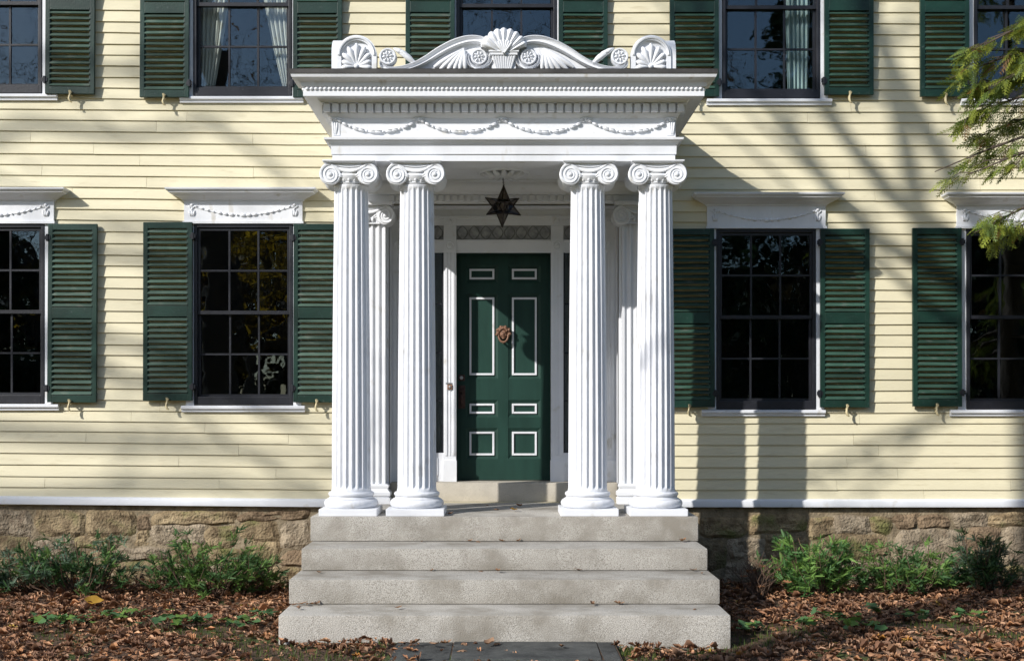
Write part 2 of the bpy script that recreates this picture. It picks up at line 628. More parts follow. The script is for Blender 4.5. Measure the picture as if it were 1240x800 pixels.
tag(o, kind='stuff')

# water table board, dark slot under it
for x0, x1 in ((-WL, -1.46), (1.46, WL)):
    mb = MB()
    n = 12
    for k in range(n):
        a, b_ = x0 + (x1 - x0) * k / n, x0 + (x1 - x0) * (k + 1) / n
        za, zb = tilt(a), tilt(b_)
        t, bt = EYE - 0.915, EYE - 0.985
        pr = [(-0.012, t + 0.012), (-0.062, t - 0.004), (-0.066, t - 0.010), (-0.055, bt), (0.0, bt)]
        m2 = len(pr)
        vs_ = [(a, y, z_ + za) for y, z_ in pr] + [(b_, y, z_ + zb) for y, z_ in pr]
        fs_ = [(i, i + 1, i + 1 + m2, i + m2) for i in range(m2 - 1)]
        if k == 0: fs_.append(tuple(range(m2)))
        if k == n - 1: fs_.append(tuple(range(2 * m2 - 1, m2 - 1, -1)))
        mb.add(vs_, fs_)
    mb.build('water_table', 'white', house, smooth=50)


# windows
def pane_rows(w):
    return w


PW = {}
for wi, w in enumerate(WIN):
    x0, x1, z0, z1 = w['x0'], w['x1'], w['z0'], w['z1']
    cxw = (x0 + x1) / 2
    W, H = x1 - x0, z1 - z0
    fr = MB()
    fw = 0.032
    for a, b_, c0, c1 in ((x0, x0 + fw, z0, z1), (x1 - fw, x1, z0, z1), (x0 + fw, x1 - fw, z1 - fw, z1), (x0 + fw, x1 - fw, z0, z0 + 0.082)):
        fr.box(a, b_, -0.035, 0.10, c0, c1)
    win = fr.build('window', 'sash_black', house, bevel=0.004)
    gx = [x0 + fw + 0.026 + (W - 2 * fw - 0.052) * k / 3 for k in range(4)]
    bot, top = z0 + 0.108, z1 - 0.062
    mid = (bot + top) / 2
    for s, (za, zb, yy) in enumerate(((bot, mid - 0.017, 0.035), (mid + 0.017, top, 0.004))):
        sm = MB()
        zlo = z0 + 0.083 if s == 0 else mid - 0.019
        zhi = mid + 0.015 if s == 0 else z1 - fw - 0.001
        y0_, y1_ = yy - 0.016, yy + 0.016
        sm.box(x0 + fw + 0.001, gx[0], y0_, y1_, zlo, zhi)
        sm.box(gx[3], x1 - fw - 0.001, y0_, y1_, zlo, zhi)
        sm.box(gx[0], gx[3], y0_, y1_, zlo, za)
        sm.box(gx[0], gx[3], y0_, y1_, zb, zhi)
        for k in (1, 2):
            sm.box(gx[k] - 0.0095, gx[k] + 0.0095, y0_ + 0.003, y1_ - 0.003, za, zb)
        zc = (za + zb) / 2
        for k in range(3):
            sm.box(gx[k] + (0.0095 if k else 0), gx[k + 1] - (0.0095 if k < 2 else 0), y0_ + 0.004, y1_ - 0.004, zc - 0.0095, zc + 0.0095)
        sash = sm.build('sash', 'sash_black', win)
        for r_, (pa, pb) in enumerate(((za, zc - 0.0095), (zc + 0.0095, zb))):
            for k in range(3):
                w_, h_ = gx[k + 1] - gx[k] - 0.012, pb - pa
                key = (round(w_, 3), round(h_, 3))
                if key not in PW:
                    PW[key] = MB().box(-w_ / 2, w_ / 2, -0.0015, 0.0015, -h_ / 2, h_ / 2).mesh('pane', 'window_glass')
                p = link('pane', PW[key], win, ((gx[k] + gx[k + 1]) / 2, yy, (pa + pb) / 2))
                p.rotation_euler = (random.uniform(-0.006, 0.006), 0, random.uniform(-0.006, 0.006))
    # white trim
    for ca_, cb_ in ((x0 - 0.085, x0 - 0.002), (x1 + 0.002, x1 + 0.085)):
        MB().box(ca_, cb_, -0.028, 0.0, z0 - 0.005, z1 + 0.02).build('casing', 'white', win, bevel=0.003)
    sx0, sx1 = X(w['sill'][0]), X(w['sill'][1])
    sl_ = MB().along_x([(0.0, z0 - 0.002), (-0.060, z0 - 0.012), (-0.066, z0 - 0.018), (-0.064, z0 - 0.040), (-0.045, z0 - 0.046), (-0.040, z0 - 0.072), (0.0, z0 - 0.072)], sx0, sx1)
    sl_.build('sill', 'white_worn', win, bevel=0.002)
    if w['hood']:
        h = 0.595
        d = 0.042
        zf0, zf1 = z1 + 0.022, z1 + 0.235
        hd = MB()
        hd.box(cxw - h, cxw + h, -d, 0.0, zf0, zf1)
        hd.box(cxw - h - 0.012, cxw + h + 0.012, -d - 0.016, 0.0, zf0 - 0.018, zf0 + 0.006)
        zt = zf1 - 0.002
        pr = [(-0.004, zt), (0.012, zt), (0.016, zt + 0.014), (0.030, zt + 0.020), (0.045, zt + 0.034), (0.075, zt + 0.050), (0.082, zt + 0.060), (0.125, zt + 0.078), (0.130, zt + 0.092),
              (0.140, zt + 0.098), (0.152, zt + 0.112), (0.155, zt + 0.132), (0.10, zt + 0.142), (-0.06, zt + 0.150)]
        hd.around([(p_, zt + (z_ - zt) * 0.84) for p_, z_ in pr], h, d, cxw)
        hood = hd.build('hood', 'white_worn', win, smooth=35)
        sw = MB()
        nb = 17
        for k in range(nb):
            u = k / (nb - 1)
            xx = cxw + (u - 0.5) * 0.94
            zz = zf0 + 0.155 - 0.088 * (1 - (2 * u - 1) ** 2)
            sz = 0.6 + 0.55 * (1 - abs(2 * u - 1))
            ang = math.atan2(0.088 * 4 * (2 * u - 1), 0.94)
            if k % 4 == 3:
                sw.blob((xx, -d - 0.006, zz), (0.011, 0.012, 0.011), ang, 8, 5)
            else:
                sw.blob((xx, -d - 0.006, zz), (0.027 * sz, 0.015, 0.017 * sz), ang, 8, 5)
        sw.tube([(cxw + (u - 0.5) * 1.03, -d - 0.002, zf0 + 0.158 - 0.088 * (1 - (2 * u - 1) ** 2)) for u in np.linspace(0, 1, 15)], 0.006, 5)
        for sgn in (-1, 1):
            bx_ = cxw + sgn * 0.515
            sw.tube([(bx_, -d - 0.002, zf0 + 0.17), (bx_, -d - 0.002, zf0 + 0.07)], 0.007, 5)
            sw.blob((bx_, -d - 0.004, zf0 + 0.168), (0.018, 0.016, 0.018), 0, 8, 5)
            for k in (-1, 0, 1):
                sw.blob((bx_ + 0.020 * k, -d - 0.004, zf0 + 0.085), (0.012, 0.013, 0.034), -0.25 * k, 8, 5)
            for k in (-1, 1):
                sw.blob((bx_ + 0.022 * k, -d - 0.004, zf0 + 0.150), (0.022, 0.010, 0.009), 0.7 * k, 8, 5)
            sw.blob((bx_, -d - 0.004, zf0 + 0.125), (0.010, 0.012, 0.02), 0, 8, 5)
        sw.build('swag', 'white', win, smooth=70)

# shutters
SHW, SHH = 0.492, 1.79
slat_me = MB().along_x([(-0.018, -0.021), (-0.024, -0.0185), (-0.026, -0.013), (-0.022, -0.007), (0.008, 0.020), (0.013, 0.0205), (0.014, 0.0155), (-0.012, -0.019)], -0.2, 0.2).mesh('slat', 'slat_green', smooth=40)
faded_me = slat_me.copy()
faded_me.materials[0] = M['slat_faded']
fm = MB()
sw_ = 0.046
for sgn in (-1, 1):
    fm.box(sgn * SHW / 2, sgn * (SHW / 2 - sw_), -0.082, -0.046, 0, SHH)
for a, b_ in ((0, 0.072), (0.842, 0.952), (SHH - 0.062, SHH)):
    fm.box(-SHW / 2 + sw_, SHW / 2 - sw_, -0.0815, -0.0465, a, b_)
for a, b_ in ((0.072, 0.842), (0.952, SHH - 0.062)):   # bead around each louvred field
    fm.box(-SHW / 2 + sw_, -SHW / 2 + sw_ + 0.010, -0.074, -0.052, a, b_)
    fm.box(SHW / 2 - sw_, SHW / 2 - sw_ - 0.010, -0.074, -0.052, a, b_)
shutter_me = fm.mesh('shutter', 'shutter_green', bevel=0.003)
LO = [0.096 + 0.0557 * k for k in range(14)]
HI = [0.977 + 0.0557 * k for k in range(14)]
joined = MB()
sv = [v.co[:] for v in slat_me.vertices]
sf = [tuple(p.vertices) for p in slat_me.polygons]
for z_ in HI: joined.add([(x, y - 0.064, zz + z_) for x, y, zz in sv], sf)
hi_me = joined.mesh('slats', 'slat_green', smooth=40)
for z_ in LO: joined.add([(x, y - 0.064, zz + z_) for x, y, zz in sv], sf)
all_me = joined.mesh('slats', 'slat_green', smooth=40)
dog_me = MB().tube([(0, -0.03, -0.012), (0.002, -0.10, -0.014), (0.0, -0.108, 0.03)], [0.009, 0.009, 0.012], 6).tube([(0, -0.098, -0.01), (-0.006, -0.106, -0.05), (0.004, -0.108, -0.08), (0.022, -0.104, -0.088)], [0.010, 0.014, 0.010, 0.007], 6) \
    .tube([(0, -0.10, -0.012), (0.012, -0.104, 0.022)], [0.010, 0.012], 6).mesh('holdback', 'dog_cream', smooth=60)
hinge_me = MB().box(-0.03, 0.03, -0.088, -0.080, -0.02, 0.02).box(-0.012, 0.012, -0.095, -0.04, -0.035, 0.035).mesh('hinge', 'sash_black', bevel=0.003)
SH = [  # left, right, bottom in photo pixels, slats: a all single, l lower single, n none
    (56, 118, 487, 'a', -1), (174, 232, 485, 'a', 1), (356, 414, 487, 'a', -1), (807, 865, 493, 'a', 1), (993, 1053, 493, 'a', -1), (1104, 1166, 492, 'a', 1),
    (54, 115, 114, 'l', -1), (169, 229, 118, 'l', 1), (355, 414, 118, 'l', -1), (490, 551, 117, 'l', 1), (676, 736, 117, 'l', -1), (811, 871, 117, 'l', 1), (998, 1058, 115, 'l', -1), (1112, 1176, 117, 'l', 1),
    (-124, -66, 487, 'n', 1), (1291, 1350, 493, 'n', -1), (-124, -66, 114, 'n', 1), (1300, 1359, 117, 'n', -1)]
for l_, r_, b_, md, hs in SH:
    D = 0.07
    loc = ((X(l_, D) + X(r_, D)) / 2, 0, Z(b_, D))
    s = link('shutter', shutter_me, house, loc)
    s.rotation_euler = (random.uniform(-0.006, 0.002), random.uniform(-0.006, 0.006), random.uniform(-0.012, 0.012))
    zs = LO + HI if md == 'a' else (LO if md == 'l' else [])
    for z_ in zs:
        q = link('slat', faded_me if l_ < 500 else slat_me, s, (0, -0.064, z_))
        q.rotation_euler = (random.gauss(0, 0.05), random.gauss(0, 0.004), 0)
    if md == 'l': tag(link('slats', hi_me, s), kind='stuff')
    if md == 'n': tag(link('slats', all_me, s), kind='stuff')
    link('holdback', dog_me, s, (random.uniform(-0.02, 0.02), 0, 0))
    for z_ in (0.14, SHH - 0.14):
        link('hinge', hinge_me, s, (hs * (SHW / 2 + 0.006), 0, z_))

# rooms behind the windows
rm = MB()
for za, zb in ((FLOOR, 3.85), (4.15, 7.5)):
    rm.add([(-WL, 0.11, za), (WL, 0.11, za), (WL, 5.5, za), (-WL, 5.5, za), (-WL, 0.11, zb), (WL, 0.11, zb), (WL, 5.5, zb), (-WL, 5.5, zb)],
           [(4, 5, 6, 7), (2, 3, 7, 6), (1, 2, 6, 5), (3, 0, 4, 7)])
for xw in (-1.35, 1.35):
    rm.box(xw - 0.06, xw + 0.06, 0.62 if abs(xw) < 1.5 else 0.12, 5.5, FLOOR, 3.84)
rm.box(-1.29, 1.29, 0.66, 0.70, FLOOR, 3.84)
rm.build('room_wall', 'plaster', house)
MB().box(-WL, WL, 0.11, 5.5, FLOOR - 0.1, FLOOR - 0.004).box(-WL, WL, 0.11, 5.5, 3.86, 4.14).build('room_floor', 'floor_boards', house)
MB().box(-WL, WL, 0.0, 5.6, WT + 0.0, WT + 0.15).box(-WL, WL, 5.51, 5.6, 0, WT).box(-WL - 0.1, -WL, 0, 5.6, 0, WT).box(WL, WL + 0.1, 0, 5.6, 0, WT).build('rear_wall', 'cream', house)


def curtain(x0, x1, zt, zb, xg0, xg1, mat, label):
    """drape hanging from x0..x1, gathered to xg0..xg1 at the bottom"""
    n, m_ = 40, 14
    vs_ = []
    for j in range(m_ + 1):
        v = j / m_
        g_ = v ** 1.4
        a, b_ = x0 + (xg0 - x0) * g_, x1 + (xg1 - x1) * g_
        for i in range(n + 1):
            u = i / n
            vs_.append((a + (b_ - a) * u, 0.135 + 0.022 * math.sin(u * 34 + 0.6 * math.sin(v * 5)), zt + (zb - zt) * v))
    fs_ = [(j * (n + 1) + i, j * (n + 1) + i + 1, (j + 1) * (n + 1) + i + 1, (j + 1) * (n + 1) + i) for j in range(m_) for i in range(n)]
    c = MB().add(vs_, fs_).build('curtain', mat, smooth=180)
    sd = c.modifiers.new('thick', 'SOLIDIFY')
    sd.thickness = 0.004
    tag(c, label, 'curtain', 'curtains behind the upper windows')


w = WIN[5]
curtain(w['x0'] + 0.03, w['x0'] + 0.40, w['z1'], w['z0'] + 0.05, w['x0'] + 0.03, w['x0'] + 0.16, 'curtain_white', 'pale drape on the left side of the upper window left of the porch')
curtain(w['x1'] - 0.42, w['x1'] - 0.03, w['z1'], w['z0'] + 0.05, w['x1'] - 0.10, w['x1'] - 0.02, 'curtain_white', 'pale drape on the right side of the upper window left of the porch')
w = WIN[7]
curtain(w['x1'] - 0.32, w['x1'] - 0.05, w['z1'], w['z0'] + 0.05, w['x1'] - 0.29, w['x1'] - 0.08, 'curtain_blue', 'bluish curtain behind the upper window right of the porch')

# foundation
fd = MB().box(-WL, -1.5, 0.012, 0.3, -0.3, EYE - 0.975).box(1.5, WL, 0.012, 0.3, -0.3, EYE - 0.975).build('foundation', 'mortar', house)


def stone(l, r, t, b, mat, proud, seed):
    """one irregular rubble stone; l r t b in photo pixels on the wall"""
    rnd = random.Random(seed)
    x0, x1, z0, z1 = X(l - 1.6), X(r + 1.6), Z(b + 1.4), Z(t - 1.4)
    W, H = x1 - x0, z1 - z0
    nx_, nz_ = max(5, min(14, int(W / 0.055))), 6
    ph = [rnd.uniform(0, 6) for _ in range(6)]
    cj = [rnd.uniform(-1, 1) for _ in range(8)]
    cut_ = [rnd.uniform(0.0, 0.2) for _ in range(4)]
    vs_ = []
    for j in range(nz_ + 1):
        for i in range(nx_ + 1):
            u, v = i / nx_, j / nz_
            ja, jb = (1 - u) * (1 - v), u * (1 - v)
            jc, jd = (1 - u) * v, u * v
            xx = x0 + W * u + 0.028 * (cj[0] * ja + cj[1] * jb + cj[2] * jc + cj[3] * jd)
            zz = z0 + H * v + 0.022 * (cj[4] * ja + cj[5] * jb + cj[6] * jc + cj[7] * jd)
            # knocked-off corners and wavering edges
            cu, cv = 2 * u - 1, 2 * v - 1
            k = cut_[(1 if u > 0.5 else 0) + (2 if v > 0.5 else 0)] * (abs(cu) * abs(cv)) ** 2
            xx -= cu * W * 0.5 * k
            zz -= cv * H * 0.5 * k
            xx += 0.010 * math.sin(zz * 37 + ph[0]) * abs(cu)
            zz += 0.009 * math.sin(xx * 23 + ph[1]) * abs(cv)
            edge = min(1.0, min(u, 1 - u) * W / 0.02, min(v, 1 - v) * H / 0.02) if 0 < i < nx_ and 0 < j < nz_ else 0.25
            y = 0.02 - edge * (0.014 + proud * 0.6) - edge * (0.012 * math.sin(xx * 9 + ph[2]) * math.cos(zz * 13 + ph[3]) + rnd.uniform(-0.012, 0.012))
            vs_.append((xx, y, zz))
    fs_ = [(j * (nx_ + 1) + i, j * (nx_ + 1) + i + 1, (j + 1) * (nx_ + 1) + i + 1, (j + 1) * (nx_ + 1) + i) for j in range(nz_) for i in range(nx_)]
    return MB().add(vs_, fs_).build('stone', mat, fd, smooth=14)


ST_R = [(1003, 1077, 648, 676, 'rubble', .03), (980, 1011, 625, 651, 'rubble', .025), (1012, 1053, 626, 646, 'rubble_grey', .03), (1055, 1079, 625, 646, 'rubble', .025), (1083, 1111, 623, 639, 'rubble_rust', .03),
        (1113, 1150, 623, 638, 'rubble_rust', .03), (1155, 1193, 622, 638, 'rubble_grey', .03), (1085, 1170, 641, 683, 'rubble_grey', .035), (1173, 1210, 640, 677, 'rubble_rust', .03), (1196, 1245, 622, 637, 'rubble', .02),
        (1213, 1262, 640, 682, 'rubble_grey', .03), (980, 1001, 654, 686, 'rubble', .02), (1002, 1080, 679, 705, 'rubble_grey', .02), (1083, 1165, 686, 708, 'rubble_grey', .02), (1168, 1260, 684, 708, 'rubble', .02),
        (845, 905, 624, 650, 'rubble', .03), (908, 977, 623, 646, 'rubble', .03), (840, 878, 653, 690, 'rubble', .03), (881, 925, 653, 676, 'rubble_grey', .025), (928, 977, 649, 680, 'rubble', .03), (881, 977, 683, 708, 'rubble_grey', .02)]
ST_L = [(40, 103, 619, 650, 'rubble', .03), (104, 163, 620, 647, 'rubble', .035), (165, 183, 620, 640, 'rubble_rust', .02), (185, 286, 619, 633, 'rubble', .03), (185, 245, 635, 659, 'rubble_grey', .03), (165, 183, 643, 662, 'rubble', .02),
        (288, 372, 620, 630, 'rubble_rust', .02), (248, 286, 636, 662, 'rubble', .03), (289, 338, 632, 653, 'rubble', .035), (340, 374, 628, 664, 'rubble_grey', .03), (92, 137, 651, 664, 'rubble', .02), (138, 202, 663, 677, 'rubble_grey', .03),
        (40, 90, 653, 680, 'rubble_grey', .025), (92, 136, 667, 690, 'rubble', .02), (139, 205, 680, 704, 'rubble', .02), (206, 245, 662, 680, 'rubble', .03), (207, 262, 683, 706, 'rubble_grey', .02), (248, 300, 665, 682, 'rubble', .02),
        (303, 338, 656, 683, 'rubble', .03), (265, 372, 686, 708, 'rubble', .02), (341, 374, 667, 684, 'rubble_rust', .02), (40, 135, 692, 708, 'rubble', .02), (-30, 38, 620, 648, 'rubble_grey', .03), (-30, 38, 651, 680, 'rubble', .03)]
for k, s_ in enumerate(ST_R + ST_L): stone(*s_, 100 + k)

# ------------------------------------------------------------------ doorway (recessed)
CP = 0.345      # how far the door casing stands behind the wall
DP = 0.50       # the door
rec = MB()
rec.box(-REC - 0.05, -REC, 0.0, 0.62, FLOOR, RTOP + 0.05).box(REC, REC + 0.05, 0.0, 0.62, FLOOR, RTOP + 0.05)
rec.box(-REC, REC, 0.02, 0.62, RTOP, RTOP + 0.05)
zt1, zt0, zl1, zl0 = EYE + 1.985, EYE + 1.90, EYE + 1.752, EYE + 1.618
rec.box(-REC, REC, CP - 0.004, CP + 0.03, zt1, RTOP)            # fascia over the doorway
rec.box(-REC, REC, CP - 0.02, CP + 0.03, zt0, zt1)
rec.box(-REC, REC, CP - 0.035, CP + 0.03, zt1 - 0.02, zt1 + 0.012)
rec.box(-REC, REC, CP - 0.02, CP + 0.03, zl0 + 0.02, zl1)
rec.box(-REC, REC, CP - 0.034, CP + 0.03, zl1 - 0.022, zl1 - 0.006)
rec.box(-REC, REC, CP - 0.012, CP + 0.03, zl0, zl0 + 0.02)
SILLZ = EYE - 0.75
cas = [(-0.622, -0.492), (0.488, 0.618)]
rec.box(-1.50, -REC - 0.05, -0.006, 0.003, FLOOR, EYE + 2.262).box(REC + 0.05, 1.50, -0.006, 0.003, FLOOR, EYE + 2.262)
rec.box(-REC - 0.05, REC + 0.05, -0.006, 0.003, RTOP + 0.05, EYE + 2.262)
dr = rec.build('doorway', 'white', house, bevel=0.003)
for a, b_ in cas + [(-REC + 0.001, -1.02), (1.02, REC - 0.001)]:
    cm = MB()
    wd = b_ - a
    cm.box(a, b_, CP - 0.03, CP + 0.03, SILLZ, zl0)
    cm.box(a + wd * .12, a + wd * .30, CP - 0.04, CP - 0.029, SILLZ + 0.27, zl0)
    cm.box(a + wd * .70, a + wd * .88, CP - 0.04, CP - 0.029, SILLZ + 0.27, zl0)
    cm.box(a + wd * .44, a + wd * .56, CP - 0.036, CP - 0.029, SILLZ + 0.27, zl0)
    cm.box(a - 0.006, b_ + 0.006, CP - 0.052, CP + 0.02, SILLZ, SILLZ + 0.22)
    cm.build('casing', 'white', dr, bevel=0.003)
    for za, zb in ((zl0 - 0.002, zl1 + 0.004), (zt0 - 0.004, zt1 + 0.004)):
        bk = MB().box(a, b_, CP - 0.045, CP + 0.0, za, zb)
        zc, xc = (za + zb) / 2, (a + b_) / 2
        rr = min(zb - za, wd) * 0.38
        bk.lathe([(rr, CP - 0.046), (rr, CP - 0.054), (rr * .8, CP - 0.056), (rr * .7, CP - 0.048), (rr * .35, CP - 0.052), (0.0, CP - 0.06)], 16, (xc, 0, zc), 'y')
        bk.build('corner_block', 'white', dr, smooth=40)
    if True:
        MB().box(a, b_, CP - 0.018, CP + 0.03, zl1 + 0.004, zt0 - 0.004).build('mullion', 'white', dr)
# jamb lining between casing and door
MB().box(-0.56, -0.492, CP + 0.031, DP + 0.05, SILLZ, zl0 + 0.05).box(0.488, 0.56, CP + 0.031, DP + 0.05, SILLZ, zl0 + 0.05).box(-0.492, 0.488, CP + 0.031, DP + 0.05, zl0 - 0.004, zl0 + 0.05).build('jamb', 'door_green', dr)
# transom lights and sidelights
for a, b_ in ((-1.02, -0.622), (-0.492, 0.488), (0.618, 1.02)):
    MB().box(a, b_, CP + 0.012, CP + 0.016, zl1, zt0).build('pane', 'etched_glass', dr)
    tl = MB()
    
    n = max(3, int((b_ - a) / 0.12))
    for k in range(n):
        xc = a + (b_ - a) * (k + .5) / n
        for sg in (-1, 1):
            pts = [(xc + sg * 0.055 * math.sin(t * PI), CP + 0.006, zl1 + (zt0 - zl1) * t) for t in np.linspace(0, 1, 9)]
            tl.tube(pts, 0.004, 5)
    tl.build('transom_grille', 'transom_lead', dr)
zsb, zst = Z(547, -CP), zl0
for a, b_ in ((-1.02, -0.622), (0.618, 1.02)):
    for k, (za, zb) in enumerate(((zsb, Z(485, -CP)), (Z(485, -CP), Z(427, -CP)), (Z(427, -CP), Z(368, -CP)), (Z(368, -CP), zst))):
        MB().box(a, b_, CP + 0.010, CP + 0.014, za, zb).build('pane', 'window_glass', dr)
        MB().box(a, b_, CP + 0.002, CP + 0.022, za - 0.008, za + 0.008).build('glazing_bar', 'sash_black', dr)
    MB().box(a, a + 0.018, CP - 0.004, CP + 0.024, zsb, zst).box(b_ - 0.018, b_, CP - 0.004, CP + 0.024, zsb, zst).build('sidelight_frame', 'sash_black', dr)
    pm = MB().box(a, b_, CP - 0.004, CP + 0.03, SILLZ, zsb - 0.008).box(a + 0.06, b_ - 0.06, CP - 0.016, CP - 0.003, SILLZ + 0.06, zsb - 0.06)
    pm.build('sidelight_panel', 'white', dr, bevel=0.004)
# doorbell
MB().box(X(542, -CP), X(548, -CP), CP - 0.052, CP - 0.028, Z(471.5, -CP), Z(465.5, -CP)).build('doorbell', 'bronze_red', dr, bevel=0.004)
MB().lathe([(0.012, CP - 0.05), (0.012, CP - 0.058), (0.006, CP - 0.062), (0, CP - 0.062)], 12, (X(545, -CP), 0, Z(468.5, -CP)), 'y').box(X(540, -CP), X(547.5, -CP), CP - 0.046, CP - 0.03, Z(464.8, -CP), Z(463.2, -CP)).build('bell_button', 'steel', dr)

# the door: stiles and rails, recessed fields, white bead frames
DX0, DX1, DZ0, DZ1 = -0.492, 0.488, SILLZ + 0.006, zl0 - 0.004


def dx(px): return X(px, -DP)
def dz(py): return Z(py, -DP)


cols = [(564, 603), (615.5, 654.5)]
rowsp = [(321, 342.5), (355.5, 458.5), (484, 505), (518, 555.5)]
dm = MB()
xsd = [DX0, dx(cols[0][0]), dx(cols[0][1]), dx(cols[1][0]), dx(cols[1][1]), DX1]
zsd = sorted([DZ0, DZ1] + [dz(v) for r_ in rowsp for v in r_])
for i in range(5):
    for j in range(len(zsd) - 1):
        field = i in (1, 3) and j % 2 == 1
        if field: dm.box(xsd[i], xsd[i + 1], DP + 0.020, DP + 0.04, zsd[j], zsd[j + 1])
        else: dm.box(xsd[i], xsd[i + 1], DP, DP + 0.04, zsd[j], zsd[j + 1])
dm.box(xsd[2], xsd[3], DP - 0.0025, DP, zsd[0] + 0.24, zsd[-1] - 0.11)
door = dm.build('door', 'door_green', house)
door['label'] = 'dark green panelled front door with white bead frames'
for c0, c1 in cols:
    for r0, r1 in rowsp:
        a, b_, t, bt = dx(c0), dx(c1), dz(r0), dz(r1)
        pmb = MB()
        # sloped moulding running down into the field
        ins = 0.034
        vs_ = [(a, DP + 0.001, bt), (b_, DP + 0.001, bt), (b_, DP + 0.001, t), (a, DP + 0.001, t), (a + ins, DP + 0.019, bt + ins), (b_ - ins, DP + 0.019, bt + ins), (b_ - ins, DP + 0.019, t - ins), (a + ins, DP + 0.019, t - ins)]
        pmb.add(vs_, [(0, 1, 5, 4), (1, 2, 6, 5), (2, 3, 7, 6), (3, 0, 4, 7)])
        pmb.build('panel_moulding', 'door_green', door)
        w0, w1, w2, w3 = dx(c0 + 4.4), dx(c1 - 4.4), dz(r1 - 4.4), dz(r0 + 4.4)
        tk = 0.021
        wm = MB()
        wm.box(w0, w0 + tk, DP + 0.003, DP + 0.021, w2, w3).box(w1 - tk, w1, DP + 0.003, DP + 0.021, w2, w3)
        wm.box(w0 + tk, w1 - tk, DP + 0.003, DP + 0.021, w2, w2 + tk).box(w0 + tk, w1 - tk, DP + 0.003, DP + 0.021, w3 - tk, w3)
        wm.build('white_bead', 'white', door, bevel=0.003)
# latch and lock
hx = dx(559.2)
hm = MB().box(hx - 0.036, hx + 0.036, DP - 0.008, DP, dz(494.5), dz(466.5)).box(hx - 0.028, hx + 0.028, DP - 0.012, DP, dz(476), dz(468))
hm.tube([(hx, DP - 0.01, dz(476)), (hx, DP - 0.05, dz(478)), (hx, DP - 0.06, dz(484)), (hx, DP - 0.045, dz(490)), (hx, DP - 0.008, dz(492))], [0.010, 0.012, 0.014, 0.012, 0.012], 8)
hm.box(hx - 0.014, hx + 0.014, DP - 0.045, DP, dz(474.6), dz(473.4))
hm.build('handle', 'old_bronze', door, smooth=40, bevel=0.003)
lk = MB().box(dx(555), dx(562.8), DP - 0.01, DP, dz(461), dz(453.6)).build('lock_plate', 'old_bronze', door, bevel=0.003)
MB().lathe([(0.018, DP - 0.01), (0.016, DP - 0.022), (0, DP - 0.024)], 14, (dx(558.8), 0, dz(457.2)), 'y').build('lock_cylinder', 'steel', door, smooth=40)
# knocker: a face in a wreath of hair with a ring
kx, kz = dx(609.6), dz(405.5)
km = MB()
km.blob((kx, DP - 0.035, kz + 0.012), (0.046, 0.040, 0.060), 0, 16, 12)
km.blob((kx, DP - 0.070, kz + 0.010), (0.010, 0.016, 0.022), 0, 10, 8)           # nose
for sg in (-1, 1):
    km.blob((kx + sg * 0.018, DP - 0.068, kz + 0.030), (0.013, 0.008, 0.006), 0.15 * sg, 8, 6)   # brow
    km.blob((kx + sg * 0.017, DP - 0.066, kz + 0.020), (0.009, 0.007, 0.006), 0, 8, 6)
    km.blob((kx + sg * 0.022, DP - 0.060, kz - 0.004), (0.013, 0.012, 0.015), 0, 8, 6)
km.blob((kx, DP - 0.068, kz - 0.020), (0.016, 0.008, 0.006), 0, 8, 6)             # mouth
km.blob((kx, DP - 0.056, kz - 0.042), (0.020, 0.018, 0.014), 0, 8, 6)             # chin
for k in range(13):
    a = -0.55 + (PI + 1.1) * k / 12
    r = 0.066 + 0.010 * (k % 2)
    km.blob((kx + r * math.cos(a), DP - 0.035 - 0.012 * (k % 2), kz + 0.022 + r * 0.95 * math.sin(a)), (0.026, 0.026, 0.019), a + 0.5, 10, 7)
for k in range(7):
    a = 0.35 + (PI - 0.7) * k / 6
    km.blob((kx + 0.045 * math.cos(a), DP - 0.062, kz + 0.036 + 0.043 * math.sin(a)), (0.019, 0.017, 0.013), a + 0.9, 8, 6)
face = km.build('knocker', 'bronze_red', door, smooth=80)
SK = Matrix.Translation((kx, DP, kz)) @ Matrix.Scale(0.86, 4) @ Matrix.Translation((-kx, -DP, -kz))
face.data.transform(SK)
face['label'] = 'reddish bronze knocker shaped as a head with curly hair'
pts = [(kx + 0.058 * math.cos(a), DP - 0.055 - 0.012 * math.sin(-a), kz - 0.008 + 0.082 * math.sin(a)) for a in np.linspace(-PI - 0.1, 0.1, 15)]
MB().tube(pts, [0.009 + 0.005 * math.sin(PI * i / 14) for i in range(15)], 8).blob((kx, DP - 0.064, kz - 0.092), (0.022, 0.016, 0.018), 0, 10, 7).build('ring', 'bronze_red', face, smooth=60).data.transform(SK)
# stone sill under the doorway
ds = slab(-REC + 0.004, REC - 0.004, 0.10, 0.64, FLOOR + 0.002, SILLZ, 77).build('door_sill', 'sill_stone', house, smooth=40, bevel=0.008)
MB().box(-REC - 0.04, REC + 0.04, 0.001, 0.62, FLOOR - 0.2, FLOOR - 0.001).build('porch_bed', 'granite', house)

# ------------------------------------------------------------------ the portico
por = thing('portico', 'white classical portico with four fluted columns over the front door', 'portico', (0, 0, FLOOR))


def pbuild(mb_, name, mat, parent=por, smooth=None, bevel=0.0):
    """portico parts: mesh given in world coordinates"""
    me = mb_.mesh(name, mat, smooth, bevel)
    if parent is por or parent.parent is por:
        me.transform(Matrix.Translation((0, 0, -FLOOR)))
    return link(name, me, parent)


DC = 1.325
COLX = [-1.375, -0.783, 0.757, 1.368]
COLH = 2.205 + 0.945        # floor to underside of architrave
CAPZ = 2.0 + 0.945
NF = 20


